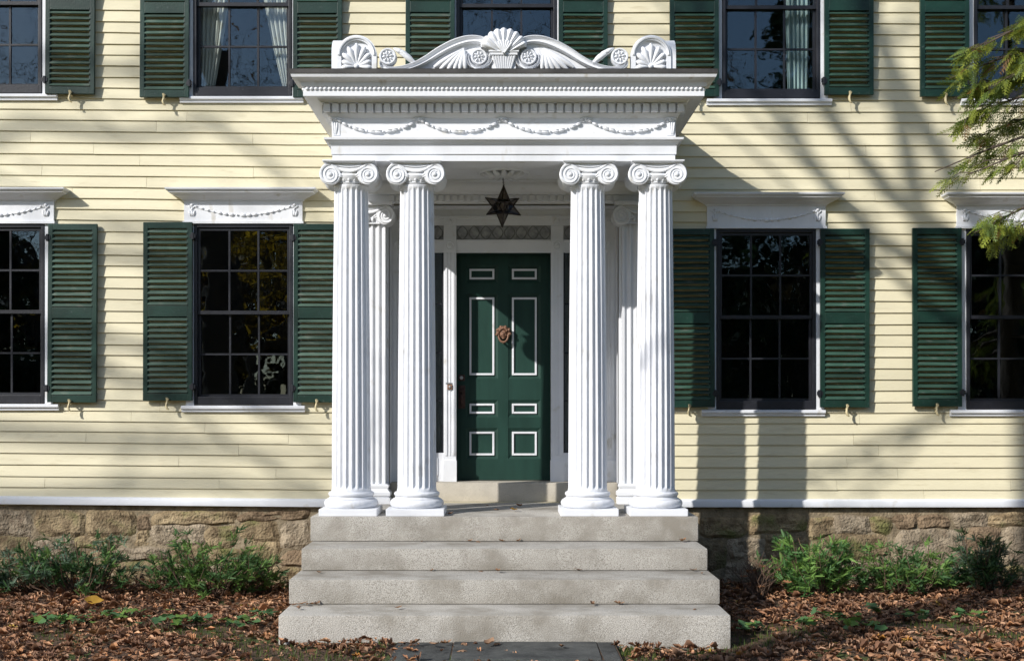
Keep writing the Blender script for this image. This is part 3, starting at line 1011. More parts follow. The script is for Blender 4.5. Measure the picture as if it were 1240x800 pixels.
def shaft_mesh(r0, r1, z0, z1):
    vs_, fs_ = [], []
    sub = 8
    n = NF * sub
    hs = [0, 0.012, 0.03, 0.042, 0.06] + [0.06 + (z1 - z0 - 0.12) * k / 10 for k in range(1, 10)] + [z1 - z0 - 0.06, z1 - z0 - 0.045, z1 - z0 - 0.033, z1 - z0 - 0.012, z1 - z0]
    dp = [0, 0, 0, 0.7, 1.0] + [1.0] * 9 + [1.0, 0.7, 0, 0, 0]
    for h, d in zip(hs, dp):
        t = h / (z1 - z0)
        R = r0 + (r1 - r0) * (t ** 1.6)
        if h < 0.02: R *= 1.03
        if h > z1 - z0 - 0.02: R *= 1.05
        for k in range(n):
            u = ((k % sub) + 0.5) / sub * 2 - 1
            dep = d * 0.20 * R * math.sqrt(max(0, 1 - (u / 0.80) ** 2)) * 0.62 if abs(u) < 0.80 else 0
            a = 2 * PI * k / n + PI / NF
            vs_.append(((R - dep) * math.cos(a), (R - dep) * math.sin(a), z0 + h))
    for i in range(len(hs) - 1):
        for k in range(n):
            fs_.append((i * n + k, i * n + (k + 1) % n, (i + 1) * n + (k + 1) % n, (i + 1) * n + k))
    return MB().add(vs_, fs_)


def torus_prof(r, z, h, n=8):
    return [(r - h / 2 + h / 2 * math.cos(a), z + h / 2 + h / 2 * math.sin(a)) for a in np.linspace(-PI / 2, PI / 2, n)]


def spiral(cx, cz, r0, r1, turns, y, sgn, n=54, a0=PI / 2):
    pts, rad = [], []
    for i in range(n):
        t = i / (n - 1)
        a = a0 - sgn * turns * 2 * PI * t
        r = r0 * (r1 / r0) ** t
        pts.append((cx + r * math.cos(a), y, cz + r * math.sin(a)))
        rad.append(0.0125 * (1 - 0.5 * t))
    return pts, rad


def capital(depth, both=True, wide=1.0):
    """Ionic capital, z=0 at the top of the shaft"""
    mb_ = MB()
    vx, vz, R = 0.167 * wide, 0.082, 0.096
    for sgn in (-1, 1):
        # bolster, waisted between its two faces
        prof = [(0.0, -depth + 0.012), (R * 0.93, -depth + 0.012), (R, -depth + 0.02), (R, -depth + 0.04)]
        if both: prof += [(R * .80, -depth * .35), (R * .72, 0), (R * .80, depth * .35), (R, depth - 0.04), (R, depth - 0.02), (R * .93, depth - 0.012), (0.0, depth - 0.012)]
        else: prof += [(R, 0.0), (0.0, 0.0)]
        mb_.lathe(prof, 28, (sgn * vx, 0, vz), 'y')
        for yy in ((-depth, depth) if both else (-depth,)):
            pts, rad = spiral(sgn * vx, vz, R - 0.002, 0.030, 2.1, yy + (0.012 if yy < 0 else -0.012), sgn)
            mb_.tube(pts, rad, 6)
            mb_.blob((sgn * vx, yy + (0.010 if yy < 0 else -0.010), vz), (0.021, 0.014, 0.021), 0, 12, 8)
    # channel between the volutes with its drooping rim
    for yy in ((-depth, depth) if both else (-depth,)):
        sg = 1 if yy < 0 else -1
        ts = np.linspace(-1, 1, 17)
        low = [(t * vx, vz + R - 0.072 * (1 - t * t)) for t in ts]
        mid = [(t * vx, vz + R - 0.030 * (1 - t * t)) for t in ts]
        top = [(vx, vz + R + 0.004), (-vx, vz + R + 0.004)]
        mb_.xz(low + top, yy + sg * 0.022, yy + sg * 0.06)
        mb_.tube([(x, yy + sg * 0.014, z_) for x, z_ in low], 0.010, 6)
        mb_.tube([(x, yy + sg * 0.016, z_ + 0.0) for x, z_ in mid], 0.005, 5)
        # egg mouldings under the channel
        for k in range(-2, 3):
            mb_.blob((k * 0.048, yy + sg * (0.030 + 0.012 * abs(k)), 0.047), (0.017, 0.018, 0.030), 0, 10, 6)
        for sx in (-1, 1):
            mb_.blob((sx * 0.075, yy + sg * 0.02, 0.082), (0.030, 0.012, 0.010), sx * 0.6, 8, 5)
            mb_.blob((sx * 0.085, yy + sg * 0.02, 0.064), (0.026, 0.012, 0.009), sx * 0.2, 8, 5)
    if both:
        mb_.lathe([(0.150, 0.0), (0.160, 0.012), (0.152, 0.020), (0.178, 0.050), (0.186, 0.075), (0.17, 0.10), (0.15, 0.17)], 40)
        d2 = depth - 0.015
        mb_.box(-vx, vx, -d2 + 0.02, d2 - 0.02, 0.14, 0.182)
    else:
        mb_.box(-0.165, 0.165, -depth + 0.05, 0.0, 0.0, 0.182)
        mb_.box(-0.178, 0.178, -depth + 0.035, 0.0, 0.0, 0.014)
    return mb_


base_mb = MB().lathe([(0.0, 0.062)] + torus_prof(0.243, 0.062, 0.080) + [(0.213, 0.143), (0.198, 0.150), (0.194, 0.158), (0.196, 0.163)] + torus_prof(0.206, 0.164, 0.040, 7) + [(0.186, 0.206), (0.0, 0.206)], 48)
base_me = base_mb.mesh('base', 'column_white', smooth=50)
plinth_me = MB().box(-0.257, 0.257, -0.257, 0.257, 0.0, 0.0625).mesh('plinth', 'white', bevel=0.006)
shaft_me = shaft_mesh(0.174, 0.151, 0.205, CAPZ).mesh('column', 'column_white', smooth=35)
cap_me = capital(0.19).mesh('capital', 'white', smooth=40)
ab_me = MB().box(-0.222, 0.222, -0.205, 0.205, 0.183, 0.193).box(-0.232, 0.232, -0.215, 0.215, 0.193, 0.2045).mesh('abacus', 'white', bevel=0.002)
for i, x in enumerate(COLX):
    c = link('column', shaft_me, por, (x, -DC, 0.0))
    c.rotation_euler = (0, 0, 0.02 * i)
    for nm, me, z_ in (('plinth', plinth_me, 0), ('base', base_me, 0), ('capital', cap_me, CAPZ), ('abacus', ab_me, CAPZ)):
        q = link(nm, me, c, (0, 0, z_))
        q.rotation_euler = (0, 0, -0.02 * i)

# pilasters on the wall behind the outer columns
ph_ = 0.172
for sx in (-1, 1):
    xc = sx * 1.355
    poly = [(xc - ph_, 0.0), (xc - ph_, -0.12)]
    nf = 5
    wd = 2 * ph_ / (nf + 0.35)
    x = xc - ph_ + wd * 0.27
    for k in range(nf):
        a, b_ = x + wd * 0.12, x + wd * 0.88
        for t in np.linspace(0, PI, 7):
            poly.append(((a + b_) / 2 - (b_ - a) / 2 * math.cos(t), -0.12 + 0.022 * math.sin(t)))
        x += wd
    poly += [(xc + ph_, -0.12), (xc + ph_, 0.0)]
    zb, zt = FLOOR + 0.20, EYE + 1.845
    pm = MB().up(poly, zb, zt)
    pil = pbuild(pm, 'pilaster', 'white', smooth=35)
    bm_ = MB().around([(0.05, FLOOR), (0.05, FLOOR + 0.06), (0.035, FLOOR + 0.065), (0.052, FLOOR + 0.085), (0.052, FLOOR + 0.115), (0.03, FLOOR + 0.135), (0.022, FLOOR + 0.15), (0.034, FLOOR + 0.165), (0.034, FLOOR + 0.185), (0.01, FLOOR + 0.20), (-0.05, FLOOR + 0.20)], ph_, 0.12, xc)
    pbuild(bm_, 'base', 'white', pil, smooth=40)
    cp = capital(0.175, both=False, wide=1.05)
    me = cp.mesh('capital', 'white', smooth=40)
    me.transform(Matrix.Translation((xc, 0.0, zt - FLOOR)))
    link('capital', me, pil)
    ab = MB().box(xc - 0.245, xc + 0.245, -0.20, 0, zt + 0.183, zt + 0.22)
    pbuild(ab, 'abacus', 'white', pil, bevel=0.003)

# entablature
EH, ED = 1.525, 1.475
E = EYE
eb = MB()
eb.box(-EH + 0.006, EH - 0.006, -ED + 0.006, -ED + 0.30, E + 2.205, E + 2.80)
for sx in (-1, 1):
    eb.box(sx * (EH - 0.006), sx * (EH - 0.30), -ED + 0.30, 0.0, E + 2.2052, E + 2.80)
ent = pbuild(eb, 'entablature', 'white')
pr = [(-0.010, 2.204), (0.0, 2.204), (0.0, 2.262), (0.010, 2.264), (0.012, 2.345), (0.022, 2.350), (0.026, 2.362), (0.045, 2.372), (0.050, 2.380), (0.066, 2.384), (0.068, 2.402), (0.050, 2.406), (0.004, 2.412)]
pbuild(MB().around([(p, E + z_) for p, z_ in pr], EH, ED), 'architrave_moulding', 'white_worn', ent, smooth=35)
pr = [(0.004, 2.411), (0.004, 2.585), (0.014, 2.588), (0.020, 2.598), (0.034, 2.606), (0.040, 2.616), (0.046, 2.618), (0.046, 2.700), (0.092, 2.702), (0.094, 2.712), (0.110, 2.722), (0.118, 2.731), (0.214, 2.731), (0.2165, 2.727), (0.2246, 2.727), (0.2246, 2.768), (0.221, 2.772), (0.221, 2.815), (0.0, 2.83)]
pbuild(MB().around([(p, E + z_) for p, z_ in pr], EH, ED), 'cornice', 'white', ent, smooth=35)
# crown moulding: on the front, with short returns
pr = [(0.223, 2.806), (0.238, 2.808), (0.243, 2.822), (0.244, 2.838), (0.252, 2.842), (0.262, 2.852), (0.288, 2.862), (0.304, 2.868), (0.311, 2.870), (0.316, 2.884), (0.320, 2.898), (0.20, 2.902)]
cr = MB().around([(p, E + z_) for p, z_ in pr], EH, ED, back=ED - 0.06)
for sgn in (-1, 1):
    poly = [(sgn * (EH + p), -ED + 0.06, E + z_) for p, z_ in pr] + [(sgn * (EH + 0.1), -ED + 0.06, E + 2.902), (sgn * (EH + 0.1), -ED + 0.06, E + 2.80)]
    cr.add(poly, [tuple(range(len(poly)))])
pbuild(cr, 'crown_moulding', 'white_worn', ent, smooth=35)
# bead course
bd = MB()
n = 88
for k in range(n):
    xx = -1.735 + 3.47 * (k + 0.5) / n
    bd.blob((xx, -ED - 0.228, E + 2.789), (0.0165, 0.013, 0.016), 0.5, 8, 5)
for sgn in (-1, 1):
    for k in range(42):
        bd.blob((sgn * (EH + 0.226), -ED - 0.2 + 0.04 * k, E + 2.789), (0.013, 0.0165, 0.016), 0, 8, 5)
tag(pbuild(bd, 'bead_course', 'white', ent, smooth=70), kind='stuff')
# dentils
dme = MB().box(-0.028, 0.028, -0.022, 0.024, -0.036, 0.036).mesh('dentil', 'white', bevel=0.002)
nd = 42
fw_ = 2 * (EH + 0.068)
for k in range(nd):
    link('dentil', dme, ent, (-fw_ / 2 + 0.03 + (fw_ - 0.06) * k / (nd - 1), -ED - 0.068, E + 2.660 - FLOOR))
for sgn in (-1, 1):
    for k in range(19):
        q = link('dentil', dme, ent, (sgn * (EH + 0.068), -ED + 0.02 + 0.0752 * k, E + 2.660 - FLOOR))
        q.rotation_euler = (0, 0, PI / 2)
# garlands on the frieze
pk = [X(v, ED) for v in (407.5, 507.7, 608.5, 710, 811.5)]
for a, b_ in zip(pk[:-1], pk[1:]):
    sw = MB()
    nb = 15
    for k in range(nb):
        u = (k + 0.5) / nb
        xx = a + (b_ - a) * u
        zz = E + 2.572 - 0.108 * (1 - abs(2 * u - 1) ** 2.2)
        ang = math.atan2(0.108 * 2 * 2.2 * abs(2 * u - 1) ** 1.2 * (1 if u > 0.5 else -1), (b_ - a))
        sz = 0.62 + 0.5 * (1 - abs(2 * u - 1))
        if k % 3 == 2 and k not in (7,):
            sw.blob((xx, -ED - 0.012, zz), (0.013, 0.014, 0.013), ang, 8, 5)
        else:
            sw.blob((xx, -ED - 0.012, zz), (0.037 * sz, 0.018, 0.017 * sz), ang, 10, 6)
            for sg in (-1, 1):
                sw.blob((xx + 0.006, -ED - 0.022, zz + sg * 0.007 * sz), (0.030 * sz, 0.012, 0.006 * sz), ang, 8, 5)
    pbuild(sw, 'garland', 'white', ent, smooth=70)
for i, xx in enumerate(pk):
    kn = MB()
    kn.blob((xx, -ED - 0.010, E + 2.572), (0.018, 0.018, 0.018), 0, 10, 6)
    for sg in (-1, 1):
        kn.blob((xx + sg * 0.03, -ED - 0.008, E + 2.578), (0.03, 0.012, 0.011), -sg * 0.25, 8, 5)
    if i in (0, 4):
        kn.box(xx - 0.03, xx + 0.03, -ED - 0.010, -ED - 0.003, E + 2.43, E + 2.575)
        for k in (-1, 0, 1):
            kn.blob((xx + (0.014 if i == 4 else -0.014) + 0.016 * k, -ED - 0.008, E + 2.495), (0.010, 0.014, 0.068), -0.12 * k, 8, 6)
    pbuild(kn, 'garland_knot', 'white', ent, smooth=70)
# porch ceiling, its rose, the bed mouldings at the wall
CEIL = E + 2.262
ce = MB().box(-EH + 0.30, EH - 0.30, -ED + 0.30, 0.0, CEIL, CEIL + 0.04)
for a, b_, c0, c1 in ((-1.10, 1.10, -1.06, -1.02), (-1.10, 1.10, -0.30, -0.26), (-1.10, -1.06, -1.02, -0.30), (1.06, 1.10, -1.02, -0.30)):
    ce.box(a, b_, c0, c1, CEIL - 0.018, CEIL + 0.001)
cei = pbuild(ce, 'ceiling', 'white', por, bevel=0.004)
ro = MB()
RX, RY = 0.0, -0.62
for k in range(12):
    a = 2 * PI * k / 12
    vs_ = []
    ro.tube([(RX + 0.04 * math.cos(a), RY + 0.04 * math.sin(a), CEIL - 0.02), (RX + 0.14 * math.cos(a), RY + 0.14 * math.sin(a), CEIL - 0.026), (RX + 0.20 * math.cos(a), RY + 0.20 * math.sin(a), CEIL - 0.006)], [0.012, 0.030, 0.010], 8)
ro.lathe([(0.0, CEIL - 0.05), (0.03, CEIL - 0.045), (0.05, CEIL - 0.02), (0.06, CEIL + 0.002)], 20, (RX, RY, 0))
ro.lathe([(0.215, CEIL + 0.001), (0.235, CEIL - 0.016), (0.255, CEIL + 0.001)], 40, (RX, RY, 0))
pbuild(ro, 'ceiling_rose', 'white', cei, smooth=50)
wm = MB()
y_ = 0.0
zz0 = E + 2.066
prw = [(0.05, zz0 - 0.0), (0.05, zz0 + 0.012), (0.062, zz0 + 0.02), (0.062, zz0 + 0.075), (0.115, zz0 + 0.082), (0.118, zz0 + 0.098), (0.14, zz0 + 0.120), (0.175, zz0 + 0.140), (0.19, zz0 + 0.165), (0.19, zz0 + 0.195)]
prof = [(0.0, zz0)] + [(-p, z_) for p, z_ in prw] + [(0.0, zz0 + 0.195)]
wm.along_x(prof, -EH + 0.02, EH - 0.02)
wmo = pbuild(wm, 'wall_cornice', 'white', por, smooth=35)
dme2 = MB().box(-0.022, 0.022, -0.018, 0.02, -0.026, 0.026).mesh('dentil', 'white', bevel=0.002)
for k in range(33):
    link('dentil', dme2, wmo, (-1.12 + 2.24 * k / 32, -0.078, zz0 + 0.048 - FLOOR))
# roof of the portico
rf = MB()
rf.around([(0.322, E + 2.899), (0.326, E + 2.899), (0.328, E + 2.936), (0.30, E + 2.942), (0.0, E + 2.946)], EH, ED, back=ED - 0.05)
rf.add([(-EH - 0.31, -ED + 0.05, E + 2.925), (EH + 0.31, -ED + 0.05, E + 2.925), (EH - 0.05, 0, E + 2.90), (-EH + 0.05, 0, E + 2.90), (-EH - 0.31, -ED - 0.31, E + 2.9425), (EH + 0.31, -ED - 0.31, E + 2.9425)],
       [(0, 1, 2, 3), (4, 5, 1, 0)])
rf.box(-EH + 0.06, EH - 0.06, -ED - 0.15, 0.0, E + 2.82, E + 2.895)
pbuild(rf, 'roof', 'lead_roof', por)

# crest on the roof
CD = 1.62
def cp_(px, py): return ((px - 608.5) * (DW - CD) / F, Z(py, CD))
Y0 = -CD
crest_base = E + 2.935
pl = MB()
# backing board following the underside of the two long scrolls
prof_r = [(621, 58), (629, 52), (645, 49), (668, 56), (690, 70), (712, 80), (735, 84)]
right = [cp_(*q) for q in prof_r]
poly = [(right[-1][0], crest_base)] + right[::-1] + [(-x, z_) for x, z_ in right] + [(-right[-1][0], crest_base)]
pl.xz(poly, Y0 + 0.045, Y0 + 0.09)
crest = pbuild(pl, 'crest', 'white_worn', por, bevel=0.003)
for sx in (-1, 1):
    # long S scroll
    path_ = [(757, 74), (756, 79), (748, 83), (735, 83.2), (718, 79), (702, 71), (688, 62), (672, 53.5), (656, 48), (642, 47), (631, 50), (624.5, 57), (623, 66), (626, 75), (633, 81), (642, 82), (650, 77), (652.5, 69), (650, 62)]
    wdt = [4, 5, 5.5, 6, 6.5, 7.5, 8.2, 8.6, 8.4, 8, 7.4, 6.6, 5.8, 5.2, 4.8, 4.4, 4, 3.4, 2.6]
    # resample smoothly
    pp = [Vector((*cp_(*q), 0)) for q in path_]
    fine, rad = [], []
    for i in range(len(pp) - 1):
        p0, p1, p2, p3 = pp[max(i - 1, 0)], pp[i], pp[i + 1], pp[min(i + 2, len(pp) - 1)]
        for t in np.linspace(0, 1, 4)[:-1]:
            q = 0.5 * ((2 * p1) + (p2 - p0) * t + (2 * p0 - 5 * p1 + 4 * p2 - p3) * t * t + (3 * p1 - p0 - 3 * p2 + p3) * t ** 3)
            fine.append((sx * q.x, q.y))
            rad.append((wdt[i] * (1 - t) + wdt[i + 1] * t) / 137.9 * 0.58)
    sc_ = MB()
    # band with two raised fillets and a hollow between: cross-section across the path
    ring = [(-1.0, 0.03), (-1.0, -0.025), (-0.72, -0.040), (-0.45, -0.018), (0.0, -0.010), (0.45, -0.018), (0.72, -0.040), (1.0, -0.025), (1.0, 0.03)]
    vs_, m_ = [], len(ring)
    for i, (x, z_) in enumerate(fine):
        a, b_ = fine[max(i - 1, 0)], fine[min(i + 1, len(fine) - 1)]
        t = Vector((b_[0] - a[0], b_[1] - a[1])).normalized()
        nrm = Vector((-t.y, t.x))
        for o_, yy in ring:
            vs_.append((x + nrm.x * o_ * rad[i], Y0 + 0.035 + yy, z_ + nrm.y * o_ * rad[i]))
    fs_ = []
    for i in range(len(fine) - 1):
        for k in range(m_):
            fs_.append((i * m_ + k, i * m_ + (k + 1) % m_, (i + 1) * m_ + (k + 1) % m_, (i + 1) * m_ + k))
    fs_ += [tuple(range(m_)), tuple(range((len(fine) - 1) * m_, len(fine) * m_))]
    sc_.add(vs_, fs_)
    pbuild(sc_, 'scroll', 'white', crest, smooth=45)
    # rosettes
    for (rx, ry, rr) in ((638.5, 69, 10.0), (749, 68.5, 10.5)):
        x, z_ = cp_(rx, ry)
        r = rr / 137.9
        ros = MB().lathe([(0.0, Y0 + 0.0), (r * .72, Y0 + 0.0), (r * .78, Y0 - 0.014), (r * .92, Y0 - 0.014), (r, Y0 + 0.004), (r, Y0 + 0.08), (0, Y0 + 0.08)], 24, (sx * x, 0, z_), 'y')
        for k in range(8):
            a = 2 * PI * k / 8 + 0.2
            ros.blob((sx * x + r * .45 * math.cos(a), Y0 - 0.004, z_ + r * .45 * math.sin(a)), (r * .24, 0.016, r * .13), a, 8, 5)
        ros.blob((sx * x, Y0 - 0.006, z_), (r * .17, 0.02, r * .17), 0, 8, 5)
        pbuild(ros, 'rosette', 'white', crest, smooth=60)
    # leaf fans: under the scroll, and beside the small rosette
    for (ox, oy, ends) in ((657, 58, [(655, 84), (662, 85), (669, 85), (677, 85), (686, 84), (693, 81)]), (742, 58, [(716, 76), (720, 71), (725, 67), (731, 64)])):
        lf = MB()
        for ex, ey in ends:
            a, b_ = cp_(ox, oy), cp_(ex, ey)
            pts = [(sx * (a[0] + (b_[0] - a[0]) * t), Y0 + 0.02 - 0.012 * math.sin(t * PI), a[1] + (b_[1] - a[1]) * t) for t in np.linspace(0, 1, 6)]
            lf.tube(pts, [0.006, 0.013, 0.019, 0.023, 0.024, 0.014], 7)
        pbuild(lf, 'leaf_fan', 'white', crest, smooth=60)
    # corner acroterion, two arched faces
    ac = MB()
    xc, hw = sx * 1.294, 0.176
    zt_ = Z(42.6, CD)
    zr = zt_ - hw

    def arch(h, zc, zb):
        return [(-h, zb), (h, zb)] + [(h * math.cos(a), zc + h * math.sin(a)) for a in np.linspace(0, PI, 19)]
    outer = arch(hw, zr, crest_base)
    inner = arch(hw - 0.042, zr, crest_base + 0.0)
    no = len(outer)
    vs_ = [(xc + x, Y0, z_) for x, z_ in outer] + [(xc + x, Y0, z_) for x, z_ in inner] + [(xc + x, Y0 + 0.03, z_) for x, z_ in inner] + [(xc + x, Y0 + 0.10, z_) for x, z_ in outer]
    fs_ = []
    for i in range(no):
        j = (i + 1) % no
        fs_ += [(i, j, no + j, no + i), (no + i, no + j, 2 * no + j, 2 * no + i), (3 * no + i, 3 * no + j, j, i)]
    fs_ += [tuple(range(2 * no, 3 * no)), tuple(range(4 * no - 1, 3 * no - 1, -1))]
    ac.add(vs_, fs_)
    ac.tube([(xc + (hw - 0.021) * math.cos(a), Y0 - 0.002, zr + (hw - 0.021) * math.sin(a)) for a in np.linspace(0, PI, 19)], 0.012, 6)
    # the side-facing arch behind
    xo = sx * 1.515
    so_ = arch(hw, zr, crest_base)
    vs_ = [(xo, Y0 + 0.19 + x, z_) for x, z_ in so_] + [(xo - sx * 0.09, Y0 + 0.19 + x, z_) for x, z_ in so_]
    fs_ = [tuple(range(no)), tuple(range(2 * no - 1, no - 1, -1))] + [(i, i + no, (i + 1) % no + no, (i + 1) % no) for i in range(no)]
    ac.add(vs_, fs_)
    aco = pbuild(ac, 'acroterion', 'white', crest, smooth=45)
    pm = MB()
    bz = crest_base + 0.075
    for k in range(9):
        a = PI * (k + 0.0) / 8 * 1.06 - 0.09
        ln = 0.20 if k == 4 else (0.185 if k in (3, 5) else (0.165 if k in (2, 6) else 0.135))
        pts = [(xc + ln * t * math.cos(a), Y0 + 0.026 - 0.02 * math.sin(t * 2.4), bz + ln * t * math.sin(a)) for t in (0.12, 0.3, 0.5, 0.7, 0.88, 1.0)]
        pm.tube(pts, [0.008, 0.012, 0.017, 0.022, 0.022, 0.010], 8)
    pm.blob((xc, Y0 + 0.012, bz), (0.022, 0.02, 0.022), 0, 10, 6)
    pbuild(pm, 'palmette', 'white', crest, smooth=60)
# shell and basket in the middle
sh = MB()
c0 = cp_(608.5, 67)
nrib = 9
n_ = 72
zc = c0[1]
vs_, fs_ = [], []
rows_ = [0.25, 0.45, 0.62, 0.8, 0.93, 1.0]
for j, t in enumerate(rows_):
    for i in range(n_ + 1):
        u = i / n_
        ph2 = (u * nrib) % 1.0
        rib = abs(math.sin(PI * ph2))
        R = (31 / 137.9) * t * (1 + (0.035 * rib if t > 0.9 else 0)) * (0.90 + 0.10 * math.cos((u - 0.5) * 2.2))
        y = Y0 - 0.055 * math.sin(t * 1.9) * (0.45 + 0.55 * rib) + 0.03 * (t > 0.95) - 0.01
        vs_.append((R * math.sin((0.5 - u) * -2.5), y, zc + R * math.cos((0.5 - u) * 2.5)))
m_ = n_ + 1
for j in range(len(rows_) - 1):
    for i in range(n_):
        fs_.append((j * m_ + i, j * m_ + i + 1, (j + 1) * m_ + i + 1, (j + 1) * m_ + i))
o_ = len(vs_)
vs_ += [(x, Y0 + 0.07, z_) for x, y, z_ in vs_[-m_:]] + [(x, Y0 + 0.07, z_) for x, y, z_ in vs_[:m_]]
for i in range(n_):
    fs_.append(((len(rows_) - 1) * m_ + i, (len(rows_) - 1) * m_ + i + 1, o_ + i + 1, o_ + i))
    fs_.append((o_ + i, o_ + i + 1, o_ + m_ + i + 1, o_ + m_ + i))
sh.add(vs_, fs_)
for k in range(7):
    a = (k - 3) / 3 * 0.62
    sh.tube([(math.sin(a) * r_, Y0 - 0.045 - 0.03 * r_, zc + math.cos(a) * r_) for r_ in (0.01, 0.05, 0.09, 0.118)], [0.006, 0.010, 0.014, 0.012], 7)
pbuild(sh, 'shell', 'white', crest, smooth=60)
bk = MB()
a, b_ = cp_(592, 67.5), cp_(625, 63)
bk.box(a[0], b_[0], Y0 - 0.03, Y0 + 0.06, a[1], b_[1]).box(a[0] - 0.012, b_[0] + 0.012, Y0 - 0.038, Y0 + 0.06, b_[1] - 0.008, b_[1] + 0.006)
for k in range(9):
    t = (k - 4) / 4
    bt = cp_(608.5 + 7 * t, 85)
    tp = cp_(608.5 + 13 * t, 68)
    bk.tube([(bt[0], Y0 + 0.015, bt[1] - 0.02), (tp[0], Y0 - 0.012, tp[1])], [0.008, 0.013], 7)
a, b_ = cp_(594, 86), cp_(623, 67)
bk.box(a[0], b_[0], Y0 + 0.012, Y0 + 0.06, a[1], b_[1])
pbuild(bk, 'basket', 'white', crest, smooth=40)

# ------------------------------------------------------------------ star lantern
LD = 0.62
lc = P(609, 250, LD)
lan = thing('star_lantern', 'dark star-shaped glass lantern hanging from the porch ceiling', 'lantern', lc)
Rr = 0.196
q = Vector((1, 1, 1)).normalized().rotation_difference(Vector((0.10, -1, 0.03)).normalized())
cube = [q @ Vector((sx, sy, sz)).normalized() for sx in (-1, 1) for sy in (-1, 1) for sz in (-1, 1)]
# spin so that one point stands straight up
best = max(range(8), key=lambda i: cube[i].z)
ax = Vector((0.10, -1, 0.03)).normalized()
fl = [c - ax * c.dot(ax) for c in cube]
ang = math.atan2(fl[best].x, fl[best].z)
for sg in (1, -1):
    R_ = Matrix.Rotation(sg * ang, 3, ax)
    t_ = R_ @ fl[best]
    if abs(t_.x) < 0.05 * t_.length and t_.z > 0: break
cube = [R_ @ c for c in cube]
octa = []
for i in range(8):
    for j in range(i + 1, 8):
        pass
faces6 = []
for axn in range(3):
    for s_ in (-1, 1):
        v = Vector((0, 0, 0)); v[axn] = s_
        faces6.append(R_ @ (q @ v))
oct_v = [v * (Rr / math.sqrt(3) * 0.80) for v in faces6]
tips = [c * Rr for c in cube]
frame_mb = MB()
done = set()
for t in tips:
    near = sorted(range(6), key=lambda i: -oct_v[i].dot(t))[:3]
    for k in range(3):
        a, b_ = oct_v[near[k]], oct_v[near[(k + 1) % 3]]
        MB().add([t, a, b_], [(0, 1, 2)]).build('pane', 'lantern_glass', lan)
        frame_mb.tube([t, a], 0.0065, 5)
        key = tuple(sorted((near[k], near[(k + 1) % 3])))
        if key not in done:
            done.add(key)
            frame_mb.tube([a, b_], 0.006, 5)
    frame_mb.blob(t, (0.008, 0.008, 0.008), 0, 6, 4)
frame_mb.build('frame', 'dark_metal', lan)
tp = max(tips, key=lambda v: v.z)
ch = MB()
zc_, zend = tp.z, CEIL - 0.05 - lc.z
nl = 6
for k in range(nl):
    z0_ = zc_ + (zend - zc_) * k / nl
    z1_ = zc_ + (zend - zc_) * (k + 1) / nl + 0.003
    a = (k % 2) * PI / 2
    pts = [(tp.x * (1 - k / nl) + 0.007 * math.cos(u) * math.cos(a), tp.y * (1 - k / nl) + 0.007 * math.cos(u) * math.sin(a), (z0_ + z1_) / 2 + (z1_ - z0_) / 2 * math.sin(u)) for u in np.linspace(0, 2 * PI, 9)]
    ch.tube(pts, 0.0025, 5)
ch.build('chain', 'dark_metal', lan)
MB().blob((0, 0, 0), (0.026, 0.026, 0.04), 0, 10, 7).build('bulb', 'curtain_white', lan, smooth=80)


# ------------------------------------------------------------------ leaves
def leaf_template(kind):
    """flat lobed leaf, 1 long, curled; returns verts, tris"""
    if kind == 0:     # oak
        half = [(0.0, 0.02), (0.20, 0.13), (0.32, 0.10), (0.48, 0.23), (0.62, 0.14), (0.78, 0.19), (1.0, 0.02)]
    elif kind == 1:   # ovate
        half = [(0.0, 0.01), (0.2, 0.17), (0.4, 0.25), (0.6, 0.23), (0.8, 0.13), (1.0, 0.0)]
    else:             # maple-like
        half = [(0.0, 0.01), (0.22, 0.12), (0.5, 0.18), (0.78, 0.12), (1.0, 0.01)]
    n = len(half)
    V = [(t, 0, 0) for t, w in half] + [(t, w, 0) for t, w in half] + [(t, -w, 0) for t, w in half]
    T = []
    for i in range(n - 1):
        T += [(i, i + 1, n + i + 1), (i, n + i + 1, n + i), (i, 2 * n + i + 1, i + 1), (i, 2 * n + i, 2 * n + i + 1)]
    V = np.array(V, dtype=float)
    V[:, 0] -= 0.5
    return V, np.array(T)


def curled(V, a, b):
    W = V.copy()
    W[:, 2] = a * (V[:, 1] ** 2) * 3 + b * (V[:, 0] ** 2) + 0.06 * np.sin(V[:, 0] * 9) * np.abs(V[:, 1]) * 4
    return W


BROWN = np.array([(0.16, 0.088, 0.052), (0.20, 0.115, 0.068), (0.12, 0.07, 0.045), (0.25, 0.15, 0.09), (0.095, 0.055, 0.037), (0.22, 0.12, 0.062), (0.18, 0.11, 0.075), (0.28, 0.185, 0.12), (0.20, 0.135, 0.095)])
YELL = np.array([(0.42, 0.24, 0.035), (0.36, 0.16, 0.03), (0.45, 0.30, 0.06)])


